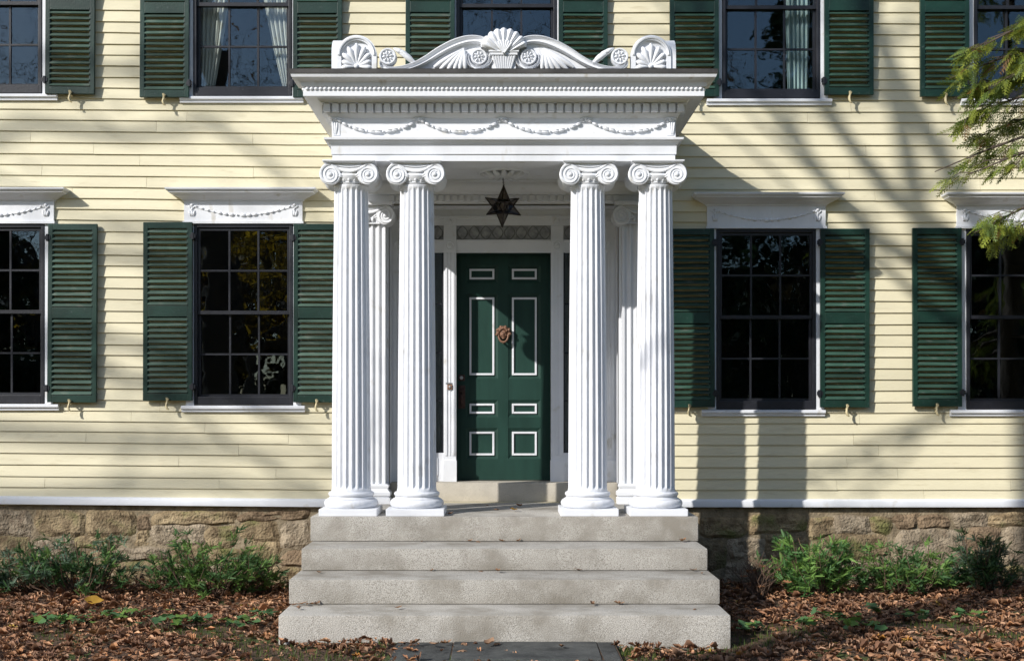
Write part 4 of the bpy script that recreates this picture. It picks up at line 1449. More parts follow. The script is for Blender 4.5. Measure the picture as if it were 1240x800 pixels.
def litter(n, area, zfun, smin, smax, yellow=0.02, flat=0.35):
    parts = []
    for kind in (0, 1, 0, 2):
        for cur in ((1.6, 0.5), (3.2, 0.9), (-2.0, -0.5)):
            k = n // 12
            V, T = leaf_template(kind)
            V = curled(V, *cur) * np.array((1, 0.78, 1))
            x = RNG.uniform(area[0], area[1], k)
            y = RNG.uniform(area[2], area[3], k)
            s = smin + (smax - smin) * RNG.random(k) ** 1.6
            R = rotz(RNG.uniform(0, 2 * PI, k)) @ rotx(RNG.normal(0, flat, k)) @ roty(RNG.normal(0, flat, k))
            z_ = np.array([zfun(a, b_) for a, b_ in zip(x, y)])
            keep = ~np.isnan(z_)
            c = BROWN[RNG.integers(0, len(BROWN), k)] * RNG.uniform(0.9, 2.1, (k, 1)) * np.array((1.12, 1.0, 0.90))
            yl = RNG.random(k) < yellow
            c[yl] = YELL[RNG.integers(0, 3, yl.sum())]
            parts.append(scatter(V, T, (R * s[:, None, None])[keep], np.stack([x, y, z_], -1)[keep], c[keep]))
    off, Vs, Ts, Cs = 0, [], [], []
    for V, T, c in parts:
        Vs.append(V); Ts.append(T + off); Cs.append(c)
        off += len(V)
    return np.concatenate(Vs), np.concatenate(Ts), np.concatenate(Cs)


def moss(x, y):
    """where the litter thins out and moss shows"""
    return math.sin(x * 2.1 + 1.0) * math.sin(y * 3.3 + x) + 0.5 * math.sin(x * 5.3 + y * 4.1)


def lz(x, y):
    if abs(x) < HW + 0.03 and y > -3.27: return float('nan')
    if abs(x) < 0.86 and y < -3.2 and random.random() < 0.82: return float('nan')
    if y < -2.4 and moss(x, y) > 0.32 and random.random() < 0.86: return float('nan')
    return gz(x, y) + random.uniform(0.006, 0.04)


V, T, c = litter(30000, (-6.2, 6.2, -4.8, 0.0), lz, 0.038, 0.115, 0.006, 0.18)
lit = link('leaf_litter', np_mesh('leaf_litter', V, T, 'dry_leaf', c))
tag(lit, 'brown fallen leaves covering the ground before the house', 'leaves', kind='stuff')
V, T, c = litter(7000, (-26, 26, -24, -4.8), lambda x, y: 0.02, 0.10, 0.2, 0.05, 0.3)
lit2 = link('leaf_litter', np_mesh('leaf_litter', V, T, 'dry_leaf', c))
tag(lit2, 'scattered fallen leaves on the lawn in front of the garden', 'leaves', kind='stuff')

# short moss and grass tufts between the leaves
k = 20000
x = RNG.uniform(-5.6, 5.6, k); y = RNG.uniform(-4.3, -2.4, k)
keep = np.array([(moss(a, b_) > 0.28 or (abs(abs(a) - 1.2) < 0.45 and b_ < -3.22)) and not (abs(a) < HW + 0.02 and b_ > -3.25) and not abs(a) < 0.84 for a, b_ in zip(x, y)])
x, y = x[keep], y[keep]; k = len(x)
tv = np.array([(-0.10, 0, 0), (0.10, 0, 0), (0.03, 0.15, 1.0)])
R = rotz(RNG.uniform(0, 2 * PI, k)) @ rotx(RNG.normal(0, 0.45, k))
s = RNG.uniform(0.02, 0.055, k)
cc = np.array([(0.075, 0.105, 0.018), (0.10, 0.125, 0.02), (0.055, 0.09, 0.02)])[RNG.integers(0, 3, k)]
V, T, c = scatter(tv, np.array([(0, 1, 2)]), R * s[:, None, None], np.stack([x, y, np.array([gz(a, b_) for a, b_ in zip(x, y)])], -1), cc)
tag(link('moss', np_mesh('moss', V, T, 'leaf', c)), 'bright green moss and grass tufts among the fallen leaves', 'moss', kind='stuff')

# single leaves lying on the steps and on the path
lv = []
for kind, cur in ((0, (1.4, 0.7)), (1, (1.0, 0.9)), (0, (-0.9, -0.6)), (2, (0.8, 0.6))):
    V, T = leaf_template(kind)
    V = curled(V, *cur)
    for ci in (1, 3, 5):
        me = np_mesh('fallen_leaf', V, T, 'dry_leaf', np.repeat(BROWN[ci:ci + 1] * 1.25, len(V), 0))
        lv.append(me)
Vy, Ty = leaf_template(1)
lyel = np_mesh('fallen_leaf', curled(Vy, 0.8, 0.5), Ty, 'dry_leaf', np.repeat(YELL[:1], len(Vy), 0))


def drop(px, depth, top, size, group, label, me=None):
    x_ = X(px, depth)
    o_ = link('fallen_leaf', me or random.choice(lv), None, (x_, -depth, top + 0.012 * size / 0.08))
    o_.scale = (size, size, size)
    o_.rotation_euler = (random.uniform(-0.2, 0.2), random.uniform(-0.2, 0.2), random.uniform(0, 6.28))
    tag(o_, label, 'leaf', group)


for px_, D_, s_ in ((384, 2.74, .08), (366, 2.76, .10), (372, 2.79, .09), (361, 2.82, .07), (378, 2.74, .06), (482, 2.95, .09), (717, 2.78, .10), (750, 2.74, .09), (841, 2.95, .06), (362, 2.98, .07), (355, 2.8, .06)):
    drop(px_, D_, TOPS[3], s_, 'dry leaves on the lowest step', 'small dry brown leaf lying on the lowest granite step')
for px_, D_, s_ in ((603, 2.30, .10), (583, 2.22, .06), (523, 2.2, .05), (700, 2.2, .09), (839, 2.24, .10), (386, 2.34, .06), (850, 2.4, .05)):
    drop(px_, D_, TOPS[2], s_, 'dry leaves on the third step', 'dry brown leaf lying on the granite step above the lowest one')
for px_, D_, s_ in ((579, 1.66, .07), (569, 1.66, .06), (608, 1.67, .07), (628, 1.65, .07), (827, 1.68, .10), (511, 1.7, .05)):
    drop(px_, D_, TOPS[1], s_, 'dry leaves on the second step', 'dry brown leaf lying on the granite step just below the columns')
for px_, D_, s_, yl in ((629, 0.62, .10, 0), (622, 1.1, .12, 1), (602, 0.9, .10, 0), (545, 1.45, .07, 0), (590, 0.35, .06, 0)):
    if yl: drop(px_, D_, FLOOR, s_, None, 'yellow leaf lying on the porch floor between the columns', lyel)
    else: drop(px_, D_, FLOOR, s_, 'brown leaves on the porch floor', 'dry brown leaf lying on the porch floor')
for px_, D_, s_ in ((500, 3.40, .13), (526, 3.45, .14), (540, 3.36, .10), (592, 3.42, .14), (603, 3.34, .10), (560, 3.6, .09), (562, 3.34, .11), (680, 3.5, .09)):
    drop(px_, D_, 0.02, s_, 'leaves on the path', 'dry brown leaf lying on the slate path below the steps')
tv_ = np.array(0)
o_ = link('fallen_leaf', lyel, None, (X(118, 1.5) + 0.0, -1.6, 0.075)); o_.scale = (0.17, 0.17, 0.17); o_.rotation_euler = (0.9, 0.1, 0.4)
tag(o_, 'bright yellow leaf standing up under the left-hand shrub', 'leaf')


# ------------------------------------------------------------------ shrubs
def sprig_template(n=11, ln=1.0, wid=0.17, thick=0.030, droop=0.25):
    """yew shoot: stem with two ranks of narrow needles"""
    V, T = [], []

    def quad(p, d, w):
        o = len(V)
        V.extend([p - w, p + w, p + d * 0.65 + w * 1.1, p + d, p + d * 0.65 - w * 1.1])
        T.extend([(o, o + 1, o + 2), (o, o + 2, o + 4), (o + 4, o + 2, o + 3)])
    for i in range(n):
        t = (i + 0.6) / n
        p = np.array((t * ln, 0, -droop * t * t * ln))
        L_ = wid * (1.0 - 0.45 * t) * (0.6 + 0.4 * math.sin(t * PI))
        for sg in (-1, 1):
            d = np.array((0.45 * L_, sg * L_, 0.10 * L_))
            quad(p, d, np.array((thick, -sg * 0.0, 0.0)))
    o = len(V)
    V.extend([np.array((0, -0.012, 0)), np.array((0, 0.012, 0)), np.array((ln, 0, -droop * ln))])
    T.append((o, o + 1, o + 2))
    return np.array(V), np.array(T)


SPV, SPT = sprig_template(8, 1.0, 0.15, 0.050, 0.10)


def yew(cx, cy, rx, ry, h, nb, dens, seed, label, dark=1.0, bare=0.0, green=True):
    rg = np.random.default_rng(seed)
    base = gz(cx, cy)
    root = thing('yew_shrub', label, 'shrub', (cx, cy, base), 'low yew shrubs along the foundation')
    st = MB()
    mats, offs, cols = [], [], []
    for b_ in range(nb):
        a = rg.uniform(0, 2 * PI)
        sp = rg.uniform(0.25, 1.0) ** 0.8
        tip = np.array((rx * sp * math.cos(a), ry * sp * math.sin(a), h * rg.uniform(0.45, 1.0) * (1.05 - 0.45 * sp * sp)))
        root_p = np.array((tip[0] * 0.35 + rg.normal(0, rx * 0.12), tip[1] * 0.25, 0.0))
        mid = root_p + (tip - root_p) * 0.5 + np.array((0, 0, -0.06 * h)) + rg.normal(0, 0.03, 3)
        st.tube([root_p, mid, tip + (tip - mid) * 0.15], [0.008, 0.006, 0.003], 4)
        if rg.random() < bare: continue
        ntuft = int(rg.integers(3, 6) * dens / 18)
        for q_ in range(max(2, ntuft)):
            t = rg.uniform(0.42, 1.06)
            p = (1 - t) ** 2 * root_p + 2 * t * (1 - t) * mid + t * t * tip + rg.normal(0, 0.04, 3)
            if p[2] < 0.08 * h: continue
            tone = rg.random()
            cc_ = np.array((0.040, 0.088, 0.028)) if tone < 0.55 else (np.array((0.085, 0.150, 0.036)) if (green or tone > 0.9) else np.array((0.075, 0.118, 0.075)))
            for i in range(int(rg.integers(9, 17))):
                yaw = a + rg.normal(0, 1.3)
                R_ = (rotz(np.array([yaw])) @ roty(np.array([-rg.uniform(-0.35, 1.2)])) @ rotx(np.array([rg.normal(0, 0.8)])))[0]
                mats.append(R_ * rg.uniform(0.045, 0.095))
                offs.append(p + rg.normal(0, 0.014, 3))
                cols.append(cc_ * (0.75 + 0.6 * rg.random()) * dark * 1.6)
    V, T, c = scatter(SPV, SPT, np.array(mats), np.array(offs), np.array(cols))
    st.build('stems', 'twig', root, smooth=80)
    link('foliage', np_mesh('foliage', V, T, 'leaf', c), root)
    return root


yew(X(95, 0.75), -0.80, 0.62, 0.42, 0.60, 60, 20, 1, 'scraggly dark yew shrub at the far left of the foundation', 0.9, 0.25, False)
yew(X(30, 0.7), -0.70, 0.42, 0.35, 0.48, 36, 18, 2, 'low yew shrub at the left edge, half out of the photograph', 0.85, 0.1, False)
yew(X(258, 0.8), -0.85, 0.68, 0.42, 0.58, 66, 20, 3, 'bushy dark yew shrub left of the granite steps', 0.95, 0.2, True)
yew(X(318, 0.6), -0.62, 0.30, 0.30, 0.42, 22, 13, 9, 'small sparse yew shrub close beside the left end of the steps', 0.9, 0.3, True)
yew(X(985, 0.7), -0.72, 0.50, 0.42, 0.58, 62, 24, 4, 'bright green yew shrub right of the steps beside bare stems', 1.35, 0.05, True)
yew(X(1095, 0.6), -0.62, 0.60, 0.34, 0.48, 60, 19, 5, 'low spreading yew shrub under the large foundation stones at right', 1.1, 0.15, True)
yew(X(1188, 0.55), -0.58, 0.34, 0.32, 0.62, 44, 22, 6, 'dark upright yew shrub at the right edge of the foundation', 0.6, 0.05, False)

# bare dead shrub beside the steps
bx0, by0 = X(916, 0.95), -0.95
bs = MB()
rg = random.Random(5)
for k in range(42):
    a = rg.uniform(0, 6.28)
    r = rg.uniform(0.05, 0.26)
    h = rg.uniform(0.16, 0.44)
    p0 = Vector((rg.gauss(0, 0.05), rg.gauss(0, 0.05), 0.0))
    p2 = Vector((r * math.cos(a), r * math.sin(a), h))
    p1 = (p0 + p2) / 2 + Vector((rg.gauss(0, 0.03), rg.gauss(0, 0.03), 0.04))
    bs.tube([p0, p1, p2], [0.006, 0.0045, 0.002], 4)
    for j in range(2):
        q1 = p1.lerp(p2, rg.uniform(0, 0.8))
        bs.tube([q1, q1 + Vector((rg.gauss(0, 0.06), rg.gauss(0, 0.06), rg.uniform(0.03, 0.14)))], [0.0035, 0.0015], 3)
ds_ = thing('dead_shrub', 'bare leafless brown shrub stems close to the right end of the steps', 'shrub', (bx0, by0, gz(bx0, by0)))
bs.build('stems', 'twig', ds_, smooth=80)
V, T = leaf_template(0)
kk = 16
R = rotz(RNG.uniform(0, 6, kk)) @ rotx(RNG.normal(0, 1, kk))
V, T, c = scatter(curled(V, 1.2, 0.6), T, R * 0.085, np.stack([RNG.normal(0.05, 0.14, kk), RNG.normal(0, 0.1, kk), RNG.uniform(0.05, 0.32, kk)], -1), np.array([(0.26, 0.12, 0.055)] * kk))
link('caught_leaves', np_mesh('caught_leaves', V, T, 'dry_leaf', c), ds_)


# low leafy plants in the litter
def plant_mesh(seed, n, r):
    rg_ = np.random.default_rng(seed)
    th = np.linspace(0, 2 * PI, 11)[:-1]
    rr = 0.5 + 0.10 * np.cos(th * 5)
    V = np.concatenate([[(0.0, 0, 0)], np.stack([rr * np.cos(th), rr * np.sin(th), 0.08 * np.sin(th * 3)], -1)])
    T = np.array([(0, i + 1, (i + 1) % 10 + 1) for i in range(10)])
    offs = np.stack([rg_.normal(0, r, n), rg_.normal(0, r * 0.7, n), rg_.uniform(0.02, 0.075, n)], -1)
    R_ = rotz(rg_.uniform(0, 6, n)) @ rotx(rg_.normal(0.25, 0.3, n))
    s_ = rg_.uniform(0.05, 0.10, n)
    cs_ = np.array([(0.11, 0.23, 0.085), (0.16, 0.27, 0.06), (0.09, 0.19, 0.08)])[rg_.integers(0, 3, n)]
    return scatter(V, T, R_ * s_[:, None, None], offs, cs_)


PLANTS = [(50, 756, 10, 'low round-leaved green plant at the left edge of the leaf-covered bed'),
          (84, 757, 26, 'largest low green plant, spreading left of the yellow leaf'),
          (150, 751, 24, 'low green plant clump below the gap between the left shrubs'),
          (197, 761, 18, 'low green plant with scattered leaves in front of the bushy left shrub'),
          (240, 757, 10, 'small green plant in front of the bushy left shrub, nearer the steps'),
          (290, 762, 12, 'low green plant a little left of the lowest granite step'),
          (322, 754, 9, 'small green plant right beside the left end of the lowest step'),
          (908, 766, 12, 'low green plant just right of the lowest granite step'),
          (970, 760, 10, 'small green plant in front of the bright right-hand shrub'),
          (1009, 755, 14, 'pale green plant below the middle of the right-hand shrubs'),
          (1038, 765, 20, 'widest low green plant in the leaves right of the steps'),
          (1057, 748, 7, 'tiny green plant close under the right-hand shrubs'),
          (1112, 756, 14, 'low green plant at the edge of the dark tree shadow at right'),
          (1178, 757, 12, 'low green plant inside the dark shadow at the right edge')]
for k, (px_, py_, n_, lab_) in enumerate(PLANTS):
    d = EYE * F / (py_ - HY)
    x_, y_ = (px_ - VX) * d / F, d - DW
    V, T, c = plant_mesh(60 + k, n_, 0.035 + 0.0035 * n_)
    stm = MB()
    for i in range(n_):
        q = V.reshape(n_, -1, 3)[i][0]
        stm.tube([(0.3 * q[0], 0.3 * q[1], -0.03), tuple(q)], [0.003, 0.002], 3)
    root = thing('ground_plant', lab_, 'plant', (x_, y_, gz(x_, y_) + 0.035), 'low green plants in the leaf litter')
    link('leaves', np_mesh('leaves', V, T, 'leaf', c), root)
    stm.build('stems', 'twig', root)


# ------------------------------------------------------------------ trees
def branch(mb_, rg_, p, d, ln, r, depth, tips, up=0.25, wander=0.18, nch=(3, 5), minr=0.004):
    pts, rad = [Vector(p)], [r]
    d = Vector(d).normalized()
    n = 5
    for i in range(n):
        d = (d + Vector((rg_.gauss(0, wander), rg_.gauss(0, wander), rg_.gauss(0, wander) + up * 0.12))).normalized()
        pts.append(pts[-1] + d * ln / n)
        rad.append(r * (1 - 0.62 * (i + 1) / n))
    mb_.tube(pts, rad, 8 if r > 0.08 else (6 if r > 0.03 else 4))
    tips.append((pts[-1], d, rad[-1]))
    if depth <= 0: return
    for k in range(rg_.randint(*nch)):
        i = rg_.randint(1, n)
        ax_ = d.orthogonal().normalized()
        ax_.rotate(Matrix.Rotation(rg_.uniform(0, 2 * PI), 3, d))
        nd_ = (d * math.cos(0.7) + ax_ * rg_.uniform(0.4, 0.9)).normalized()
        branch(mb_, rg_, pts[i], nd_, ln * rg_.uniform(0.5, 0.75), max(minr, rad[i] * rg_.uniform(0.45, 0.7)), depth - 1, tips, up, wander, nch, minr)


def sun_pt(px, py, t):
    """point t metres (along y) up the sun's ray from a place on the wall"""
    p = P(px, py, 0.0)
    return p + Vector((-1.10, -1.0, 0.875)) * t


def leaf_cloud(tips, per, spread, size, cols_, seed):
    rg_ = np.random.default_rng(seed)
    V0 = np.array([(-0.5, 0, 0), (0, -0.32, 0.05), (0.5, 0, 0), (0, 0.32, 0.05)])
    T0 = np.array([(0, 1, 2), (0, 2, 3)])
    base = np.repeat(np.array([tuple(t[0]) for t in tips]), per, 0)
    k = len(base)
    offs = base + rg_.normal(0, spread, (k, 3))
    R_ = rotz(rg_.uniform(0, 6.28, k)) @ rotx(rg_.uniform(-1.5, 1.5, k))
    s_ = rg_.uniform(size * 0.6, size * 1.4, k)
    c = np.array(cols_)[rg_.integers(0, len(cols_), k)] * rg_.uniform(0.7, 1.3, (k, 1))
    return scatter(V0, T0, R_ * s_[:, None, None], offs, c)


# big bare tree that throws its limbs' shadows across the right of the facade
T1 = 10.0
tb = MB()
tips = []
rg = random.Random(21)
base = Vector((X(1300) - 1.10 * T1, -T1, 0.0))
fork = sun_pt(1262, 420, T1)
top_pts = [base + Vector((0, 0, -0.2)), base + Vector((0.02, 0, 3)), base + Vector((0.0, 0, 6)), fork]
tb.tube(top_pts, [0.36, 0.30, 0.27, 0.24], 14)
tree1 = thing('bare_tree', 'tall bare tree whose branching shadow falls right of the porch', 'tree', (0, 0, 0))
limbs = [[(1262, 420), (1155, 215), (1092, 107), (1066, 50), (1040, -30), (1010, -120)],
         [(1262, 420), (1130, 330), (1112, 247), (1092, 146), (1079, 91), (1060, 20), (1035, -90)],
         [(1200, 320), (1083, 240), (1044, 192), (1001, 136), (960, 60), (930, -20)],
         [(1130, 330), (1060, 290), (1011, 234), (982, 195), (943, 143), (905, 100), (860, 40)],
         [(1262, 420), (1150, 395), (1080, 330), (1030, 300), (1000, 280)], [(1275, 480), (1190, 480), (1120, 515), (1060, 540), (1010, 560)]]
widths = [(0.11, 0.05), (0.11, 0.05), (0.10, 0.04), (0.09, 0.035), (0.07, 0.02), (0.07, 0.02)]
for lm, (w0, w1) in zip(limbs, widths):
    dt = rg.uniform(-0.4, 0.4)
    pts = [sun_pt(px_, py_, T1 + dt * i / (len(lm) - 1)) for i, (px_, py_) in enumerate(lm)]
    tb.tube(pts, [w0 + (w1 - w0) * i / (len(pts) - 1) for i in range(len(pts))], 9)
    for i in range(2, len(pts)):
        d = (pts[i] - pts[i - 1]).normalized()
        for k in range(1):
            branch(tb, rg, pts[i], (d + Vector((rg.gauss(0, .5), rg.gauss(0, .5), rg.gauss(0, .3)))), 1.5, 0.028, 1, tips, nch=(2, 3))
tb.build('trunk', 'bark', tree1, smooth=80)
V, T, c = leaf_cloud(tips, 3, 0.16, 0.10, [(0.30, 0.16, 0.04), (0.22, 0.12, 0.04)], 3)
link('crown', np_mesh('crown', V, T, 'leaf', c), tree1)

# second bare tree: soft mottled shade on the left of the facade and on the steps
T2 = 15.0
tb = MB()
tips = []
rg = random.Random(33)
bx2 = X(-330) - 1.10 * T2
b0 = Vector((bx2, -T2, -0.2))
tb.tube([b0, b0 + Vector((0.1, 0, 5)), b0 + Vector((0.0, 0.1, 10)), b0 + Vector((0.2, 0, 13))], [0.40, 0.33, 0.27, 0.18], 12)
for (px_, py_), (qx, qy) in (((-330, 240), (180, 300)), ((-330, 560), (440, 560)), ((-330, 640), (560, 640))):
    a, b_ = sun_pt(px_, py_, T2), sun_pt(qx, qy, T2 + rg.uniform(-1.2, 1.2))
    m1 = a.lerp(b_, 0.35) + Vector((0, rg.uniform(-.5, .5), 0.5))
    m2 = a.lerp(b_, 0.7) + Vector((0, rg.uniform(-.5, .5), 0.3))
    kf = 1.3 if qy > 500 else 1.0
    tb.tube([a, m1, m2, b_], [0.10, 0.06 * kf, 0.04 * kf, 0.018 * kf], 7)
    for p_, q_ in ((a, m1), (m1, m2), (m2, b_)):
        for k in range(2):
            branch(tb, rg, p_.lerp(q_, rg.uniform(0.1, 1)), (q_ - p_).normalized() + Vector((0, rg.gauss(0, .5), rg.gauss(0, .6))), rg.uniform(1.0, 2.0), 0.026, 1, tips, nch=(2, 4))
for lm in ([(-330, 300), (40, 150), (160, 168), (255, 150), (335, 205), (385, 275)], [(-330, 360), (60, 298), (190, 318), (300, 345), (380, 400)], [(-330, 470), (60, 430), (200, 470), (285, 545), (400, 602)],
           [(-330, 420), (100, 405), (225, 432), (320, 505), (402, 540)], [(-330, 200), (50, 70), (150, 90), (250, 60), (330, 130)]):
    pts = [sun_pt(px_, py_, T2 - 3.0 * min(1, i / 2)) for i, (px_, py_) in enumerate(lm)]
    tb.tube(pts, [0.07 - 0.05 * i / (len(pts) - 1) for i in range(len(pts))], 7)
    for i in range(2, len(pts)):
        for k in range(1):
            branch(tb, rg, pts[i - 1].lerp(pts[i], rg.random()), (pts[i] - pts[i - 1]).normalized() + Vector((rg.gauss(0, .4), rg.gauss(0, .4), rg.gauss(0, .5))), rg.uniform(0.8, 1.5), 0.024, 1, tips, nch=(2, 3))
tree2 = thing('bare_tree', 'spreading bare tree whose soft mottled shadow falls left of the porch', 'tree', (0, 0, 0))
tb.build('trunk', 'bark', tree2, smooth=80)
V, T, c = leaf_cloud(tips, 2, 0.22, 0.11, [(0.30, 0.16, 0.04), (0.36, 0.2, 0.04)], 4)
link('crown', np_mesh('crown', V, T, 'leaf', c), tree2)


# trees across the lawn, mirrored in the window panes
def lawn_tree(x_, y_, h, kind, seed, label):
    rg_ = random.Random(seed)
    root = thing('evergreen_tree' if kind == 'fir' else 'autumn_tree', label, 'tree', (x_, y_, 0), 'trees across the lawn')
    mb_ = MB()
    tips_ = []
    if kind == 'fir':
        mb_.tube([(0, 0, -0.1), (0, 0, h * 0.5), (0, 0, h * 0.98)], [0.28, 0.16, 0.03], 8)
        for k in range(int(60 * h / 12)):
            t = rg_.random()
            z_ = h * (0.06 + 0.9 * t)
            a = rg_.uniform(0, 6.28)
            ln = (1 - t) * h * 0.26 + 0.3
            e_ = Vector((ln * math.cos(a), ln * math.sin(a), z_ - 0.25 * ln))
            mb_.tube([(0, 0, z_), e_], [0.05, 0.01], 4)
            for u in (0.3, 0.5, 0.7, 0.85, 1.0):
                tips_.append((Vector((0, 0, z_)).lerp(e_, u), None, 0))
        cols_ = [(0.020, 0.045, 0.020), (0.03, 0.06, 0.022), (0.015, 0.035, 0.018)]
        V_, T_, c_ = leaf_cloud(tips_, 12, 0.34, 0.42, cols_, seed)
    else:
        if kind == 'bare': tips_ = []
        mb_.tube([(0, 0, -0.1), (0.1, 0, h * 0.25), (0.0, 0.1, h * 0.45)], [0.30, 0.22, 0.17], 9)
        for k in range(7):
            a = k * 0.9 + rg_.uniform(-.3, .3)
            branch(mb_, rg_, (0, 0, h * rg_.uniform(0.28, 0.45)), (math.cos(a), math.sin(a), rg_.uniform(0.6, 1.4)), h * 0.36, 0.12, 3 if kind == 'bare' else 2, tips_, nch=(3, 4), minr=0.025 if kind == 'bare' else 0.004)
        cols_ = {'gold': [(0.62, 0.38, 0.03), (0.50, 0.30, 0.03), (0.32, 0.22, 0.03)], 'rust': [(0.20, 0.08, 0.03), (0.24, 0.12, 0.04), (0.12, 0.08, 0.03)], 'bare': [(0.25, 0.12, 0.03), (0.16, 0.09, 0.03)]}[kind]
        V_, T_, c_ = leaf_cloud(tips_, {'gold': 9, 'rust': 6, 'bare': 1}[kind], 0.42, 0.30, cols_, seed)
    mb_.build('trunk', 'bark', root)
    link('crown', np_mesh('crown', V_, T_, 'gold_leaf' if kind == 'gold' else 'leaf', c_), root)


LT = [(-8.6, -29, 10.5, 'gold'), (-9.5, -46, 12, 'gold'), (-17.5, -47, 13, 'rust'), (-5, -45, 14, 'rust'), (2, -48, 17, 'rust'), (10, -42, 15, 'fir'), (13.5, -44, 22, 'fir'), (17, -46, 26, 'fir'), (21.5, -43, 16, 'fir'), (26, -47, 14, 'fir'),
      (-24, -44, 14, 'fir'), (-29, -50, 13, 'rust'), (-11.5, -51, 23, 'bare'), (0.5, -52, 25, 'bare'), (-25, -54, 24, 'bare'), (9.5, -53, 24, 'bare')]
pos_words = ['golden autumn tree mirrored in the lower window left of the porch', 'golden autumn tree across the lawn, nearer the porch axis', 'rusty-leaved tree left of the golden ones across the lawn',
             'rusty-leaved tree just left of the porch axis across the lawn', 'tall rusty-leaved tree mirrored above the portico crest', 'dark evergreen mirrored in the lower window right of the porch',
             'tall dark evergreen mirrored right of the porch, second of its row', 'tallest dark evergreen, mirrored in the upper window right of the porch', 'dark evergreen right of the tallest one across the lawn', 'dark evergreen farthest to the right across the lawn',
             'dark evergreen mirrored in the window at the left edge', 'rusty-leaved tree farthest to the left across the lawn',
             'tall bare tree mirrored in the upper window left of the porch', 'tall bare tree mirrored in the window above the portico', 'tall bare tree mirrored in the upper window at the left edge', 'tall bare tree mirrored in the upper window right of the porch']
rgw = np.random.default_rng(77)
kw = 26000
xw = rgw.uniform(-75, 75, kw)
hw_ = 11.5 + 2.5 * np.sin(xw * 0.31) + 1.5 * np.sin(xw * 0.83 + 1)
ow = np.stack([xw, rgw.uniform(-66, -58, kw), hw_ * rgw.random(kw) ** 0.8], -1)
Rw = rotz(rgw.uniform(0, 6.28, kw)) @ rotx(rgw.uniform(-1.5, 1.5, kw))
cw = np.array([(0.03, 0.05, 0.02), (0.09, 0.065, 0.025), (0.05, 0.045, 0.025), (0.22, 0.14, 0.025)])[rgw.integers(0, 4, kw)]
V, T, c = scatter(np.array([(-0.5, 0, 0), (0, -0.35, 0.05), (0.5, 0, 0), (0, 0.35, 0.05)]), np.array([(0, 1, 2), (0, 2, 3)]), Rw * rgw.uniform(0.8, 1.7, (kw, 1, 1)), ow, cw)
tag(link('woodland', np_mesh('woodland', V, T, 'leaf', c)), 'far edge of the wood across the lawn, mirrored in the panes', 'wood', kind='stuff')
for k, (a, b_, h, kd) in enumerate(LT): lawn_tree(a, b_, h, kd, 200 + k, pos_words[k])


# cedar reaching in from the right
def frond_template():
    V, T = [], []

    def leaflet(p, d, w):
        o = len(V)
        n = np.array((-d[1], d[0], 0.0)); n = n / (np.linalg.norm(n) + 1e-9) * w
        V.extend([p, p + d * 0.5 + n, p + d, p + d * 0.5 - n])
        T.extend([(o, o + 1, o + 2), (o, o + 2, o + 3)])
    n = 6
    for i in range(n):
        t = i / n
        p = np.array((t, 0, -0.14 * t * t))
        leaflet(p, np.array((0.24, 0, -0.04)), 0.022)
        for sg in (-1, 1):
            q = p + np.array((0.07 if sg > 0 else 0.0, 0, 0))
            L_ = 0.34 * (1 - t) ** 0.8 + 0.07
            d = np.array((0.78, sg * 0.62, -0.10)) * L_
            leaflet(q, d * 0.62, 0.024)
            leaflet(q + d * 0.5, d * 0.55, 0.020)
            if L_ > 0.15:
                leaflet(q + d * 0.35, np.array((0.95, -sg * 0.15, -0.05)) * L_ * 0.45, 0.018)
                leaflet(q + d * 0.55, np.array((0.35, sg * 0.9, -0.05)) * L_ * 0.35, 0.018)
    return np.array(V), np.array(T)


FV, FT = frond_template()
CT = 2.1
cx0, cy0 = 6.05, -2.3
ced = thing('cedar_tree', 'green cedar reaching into the picture from the right edge', 'tree', (cx0, cy0, 0))
tm = MB()
tm.tube([(0, 0, -0.1), (0.03, 0, 2.5), (0, 0.02, 5), (0, 0, 8.2)], [0.17, 0.13, 0.09, 0.02], 10)
rg = np.random.default_rng(8)
mats, offs, cols = [], [], []


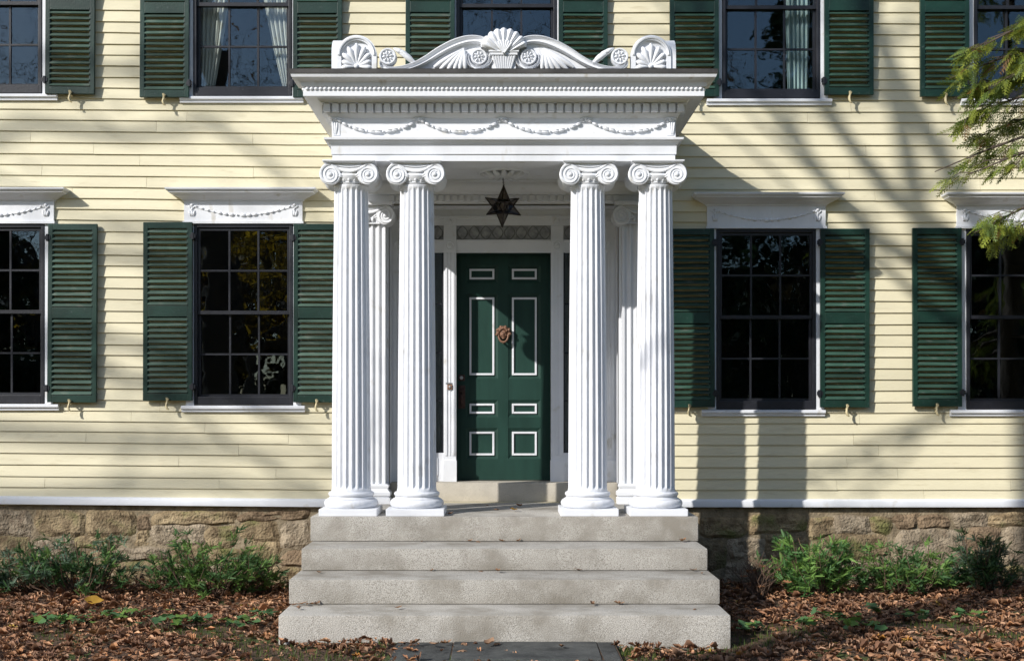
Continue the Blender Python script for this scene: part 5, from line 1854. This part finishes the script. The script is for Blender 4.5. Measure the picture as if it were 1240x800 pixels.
def bough(p0, tip, n_side, seed, lush=1.0):
    p0, tip = np.array(p0, float), np.array(tip, float)
    mid = (p0 + tip) / 2 + np.array((0, 0, 0.22))
    pt = lambda t: (1 - t) ** 2 * p0 + 2 * t * (1 - t) * mid + t * t * tip
    tm.tube([Vector(pt(t)) for t in np.linspace(0, 1, 7)], [0.030 * (1 - t) + 0.004 for t in np.linspace(0, 1, 7)], 5)
    d = tip - p0
    yaw = math.atan2(d[1], d[0])
    for i in range(n_side):
        t = rg.uniform(0.25, 1.0)
        b_ = pt(t)
        sd = rg.choice((-1, 1))
        ya = yaw + sd * rg.uniform(0.1, 1.1)
        ln = rg.uniform(0.18, 0.48) * (1.15 - 0.55 * t)
        e_ = b_ + np.array((math.cos(ya) * ln, math.sin(ya) * ln, -ln * rg.uniform(0.15, 0.7)))
        tm.tube([Vector(b_), Vector((b_ + e_) / 2 + np.array((0, 0, 0.03))), Vector(e_)], [0.007, 0.004, 0.002], 4)
        for k in range(int(11 * lush)):
            u = rg.uniform(0.15, 1.0)
            q = b_ + (e_ - b_) * u + rg.normal(0, 0.015, 3)
            R_ = (rotz(np.array([ya + rg.normal(0, 0.65)])) @ roty(np.array([rg.uniform(0.1, 1.15)])) @ rotx(np.array([rg.normal(0, 0.6)])))[0]
            mats.append(R_ * rg.uniform(0.11, 0.20))
            offs.append(q)
            f = rg.uniform(0.75, 1.3)
            c_ = np.array((0.25, 0.29, 0.042)) if rg.random() < 0.6 else np.array((0.12, 0.175, 0.04))
            if rg.random() < 0.05: c_ = np.array((0.20, 0.10, 0.03))
            cols.append(c_ * f)


def loc_(px, py, D):
    p = P(px - 8, py, D)
    return (p.x - cx0, p.y - cy0, p.z)


bough((0, 0, 5.35), loc_(1172, 66, 2.1), 14, 1, 1.0)
bough((0, 0, 5.5), loc_(1200, 55, 2.3), 16, 1, 1.0)
bough((0, 0, 4.5), loc_(1195, 165, 1.9), 16, 1, 1.0)
bough((0, 0, 3.9), loc_(1215, 290, 2.0), 12, 1, 1.0)
bough((0, 0, 5.05), loc_(1158, 95, 2.1), 18, 1, 1.1)
bough((0, 0, 4.9), loc_(1162, 120, 2.0), 18, 2, 1.2)
bough((0, 0, 4.75), loc_(1165, 150, 2.2), 16, 3, 1.0)
bough((0, 0, 4.4), loc_(1140, 208, 2.1), 13, 4, 0.8)
bough((0, 0, 4.25), loc_(1180, 212, 2.3), 12, 5, 0.8)
bough((0, 0, 3.95), loc_(1188, 282, 2.2), 12, 6, 0.9)
bough((0, 0, 5.0), loc_(1205, 105, 2.3), 20, 7, 1.1)
for k in range(26):
    a = rg.uniform(-1.9, 2.6)
    z_ = rg.uniform(2.4, 7.6)
    if math.cos(a) < -0.3 and z_ < 5.2: continue
    ln = (8.6 - z_) * 0.22 + 0.2
    bough((0, 0, z_), (ln * math.cos(a), ln * math.sin(a), z_ - 0.3 * ln), 11, 20 + k, 0.9)
tm.build('trunk', 'bark', ced, smooth=80)
V, T, c = scatter(FV, FT, np.array(mats), np.array(offs), np.array(cols))
link('crown', np_mesh('crown', V, T, 'leaf', c), ced)
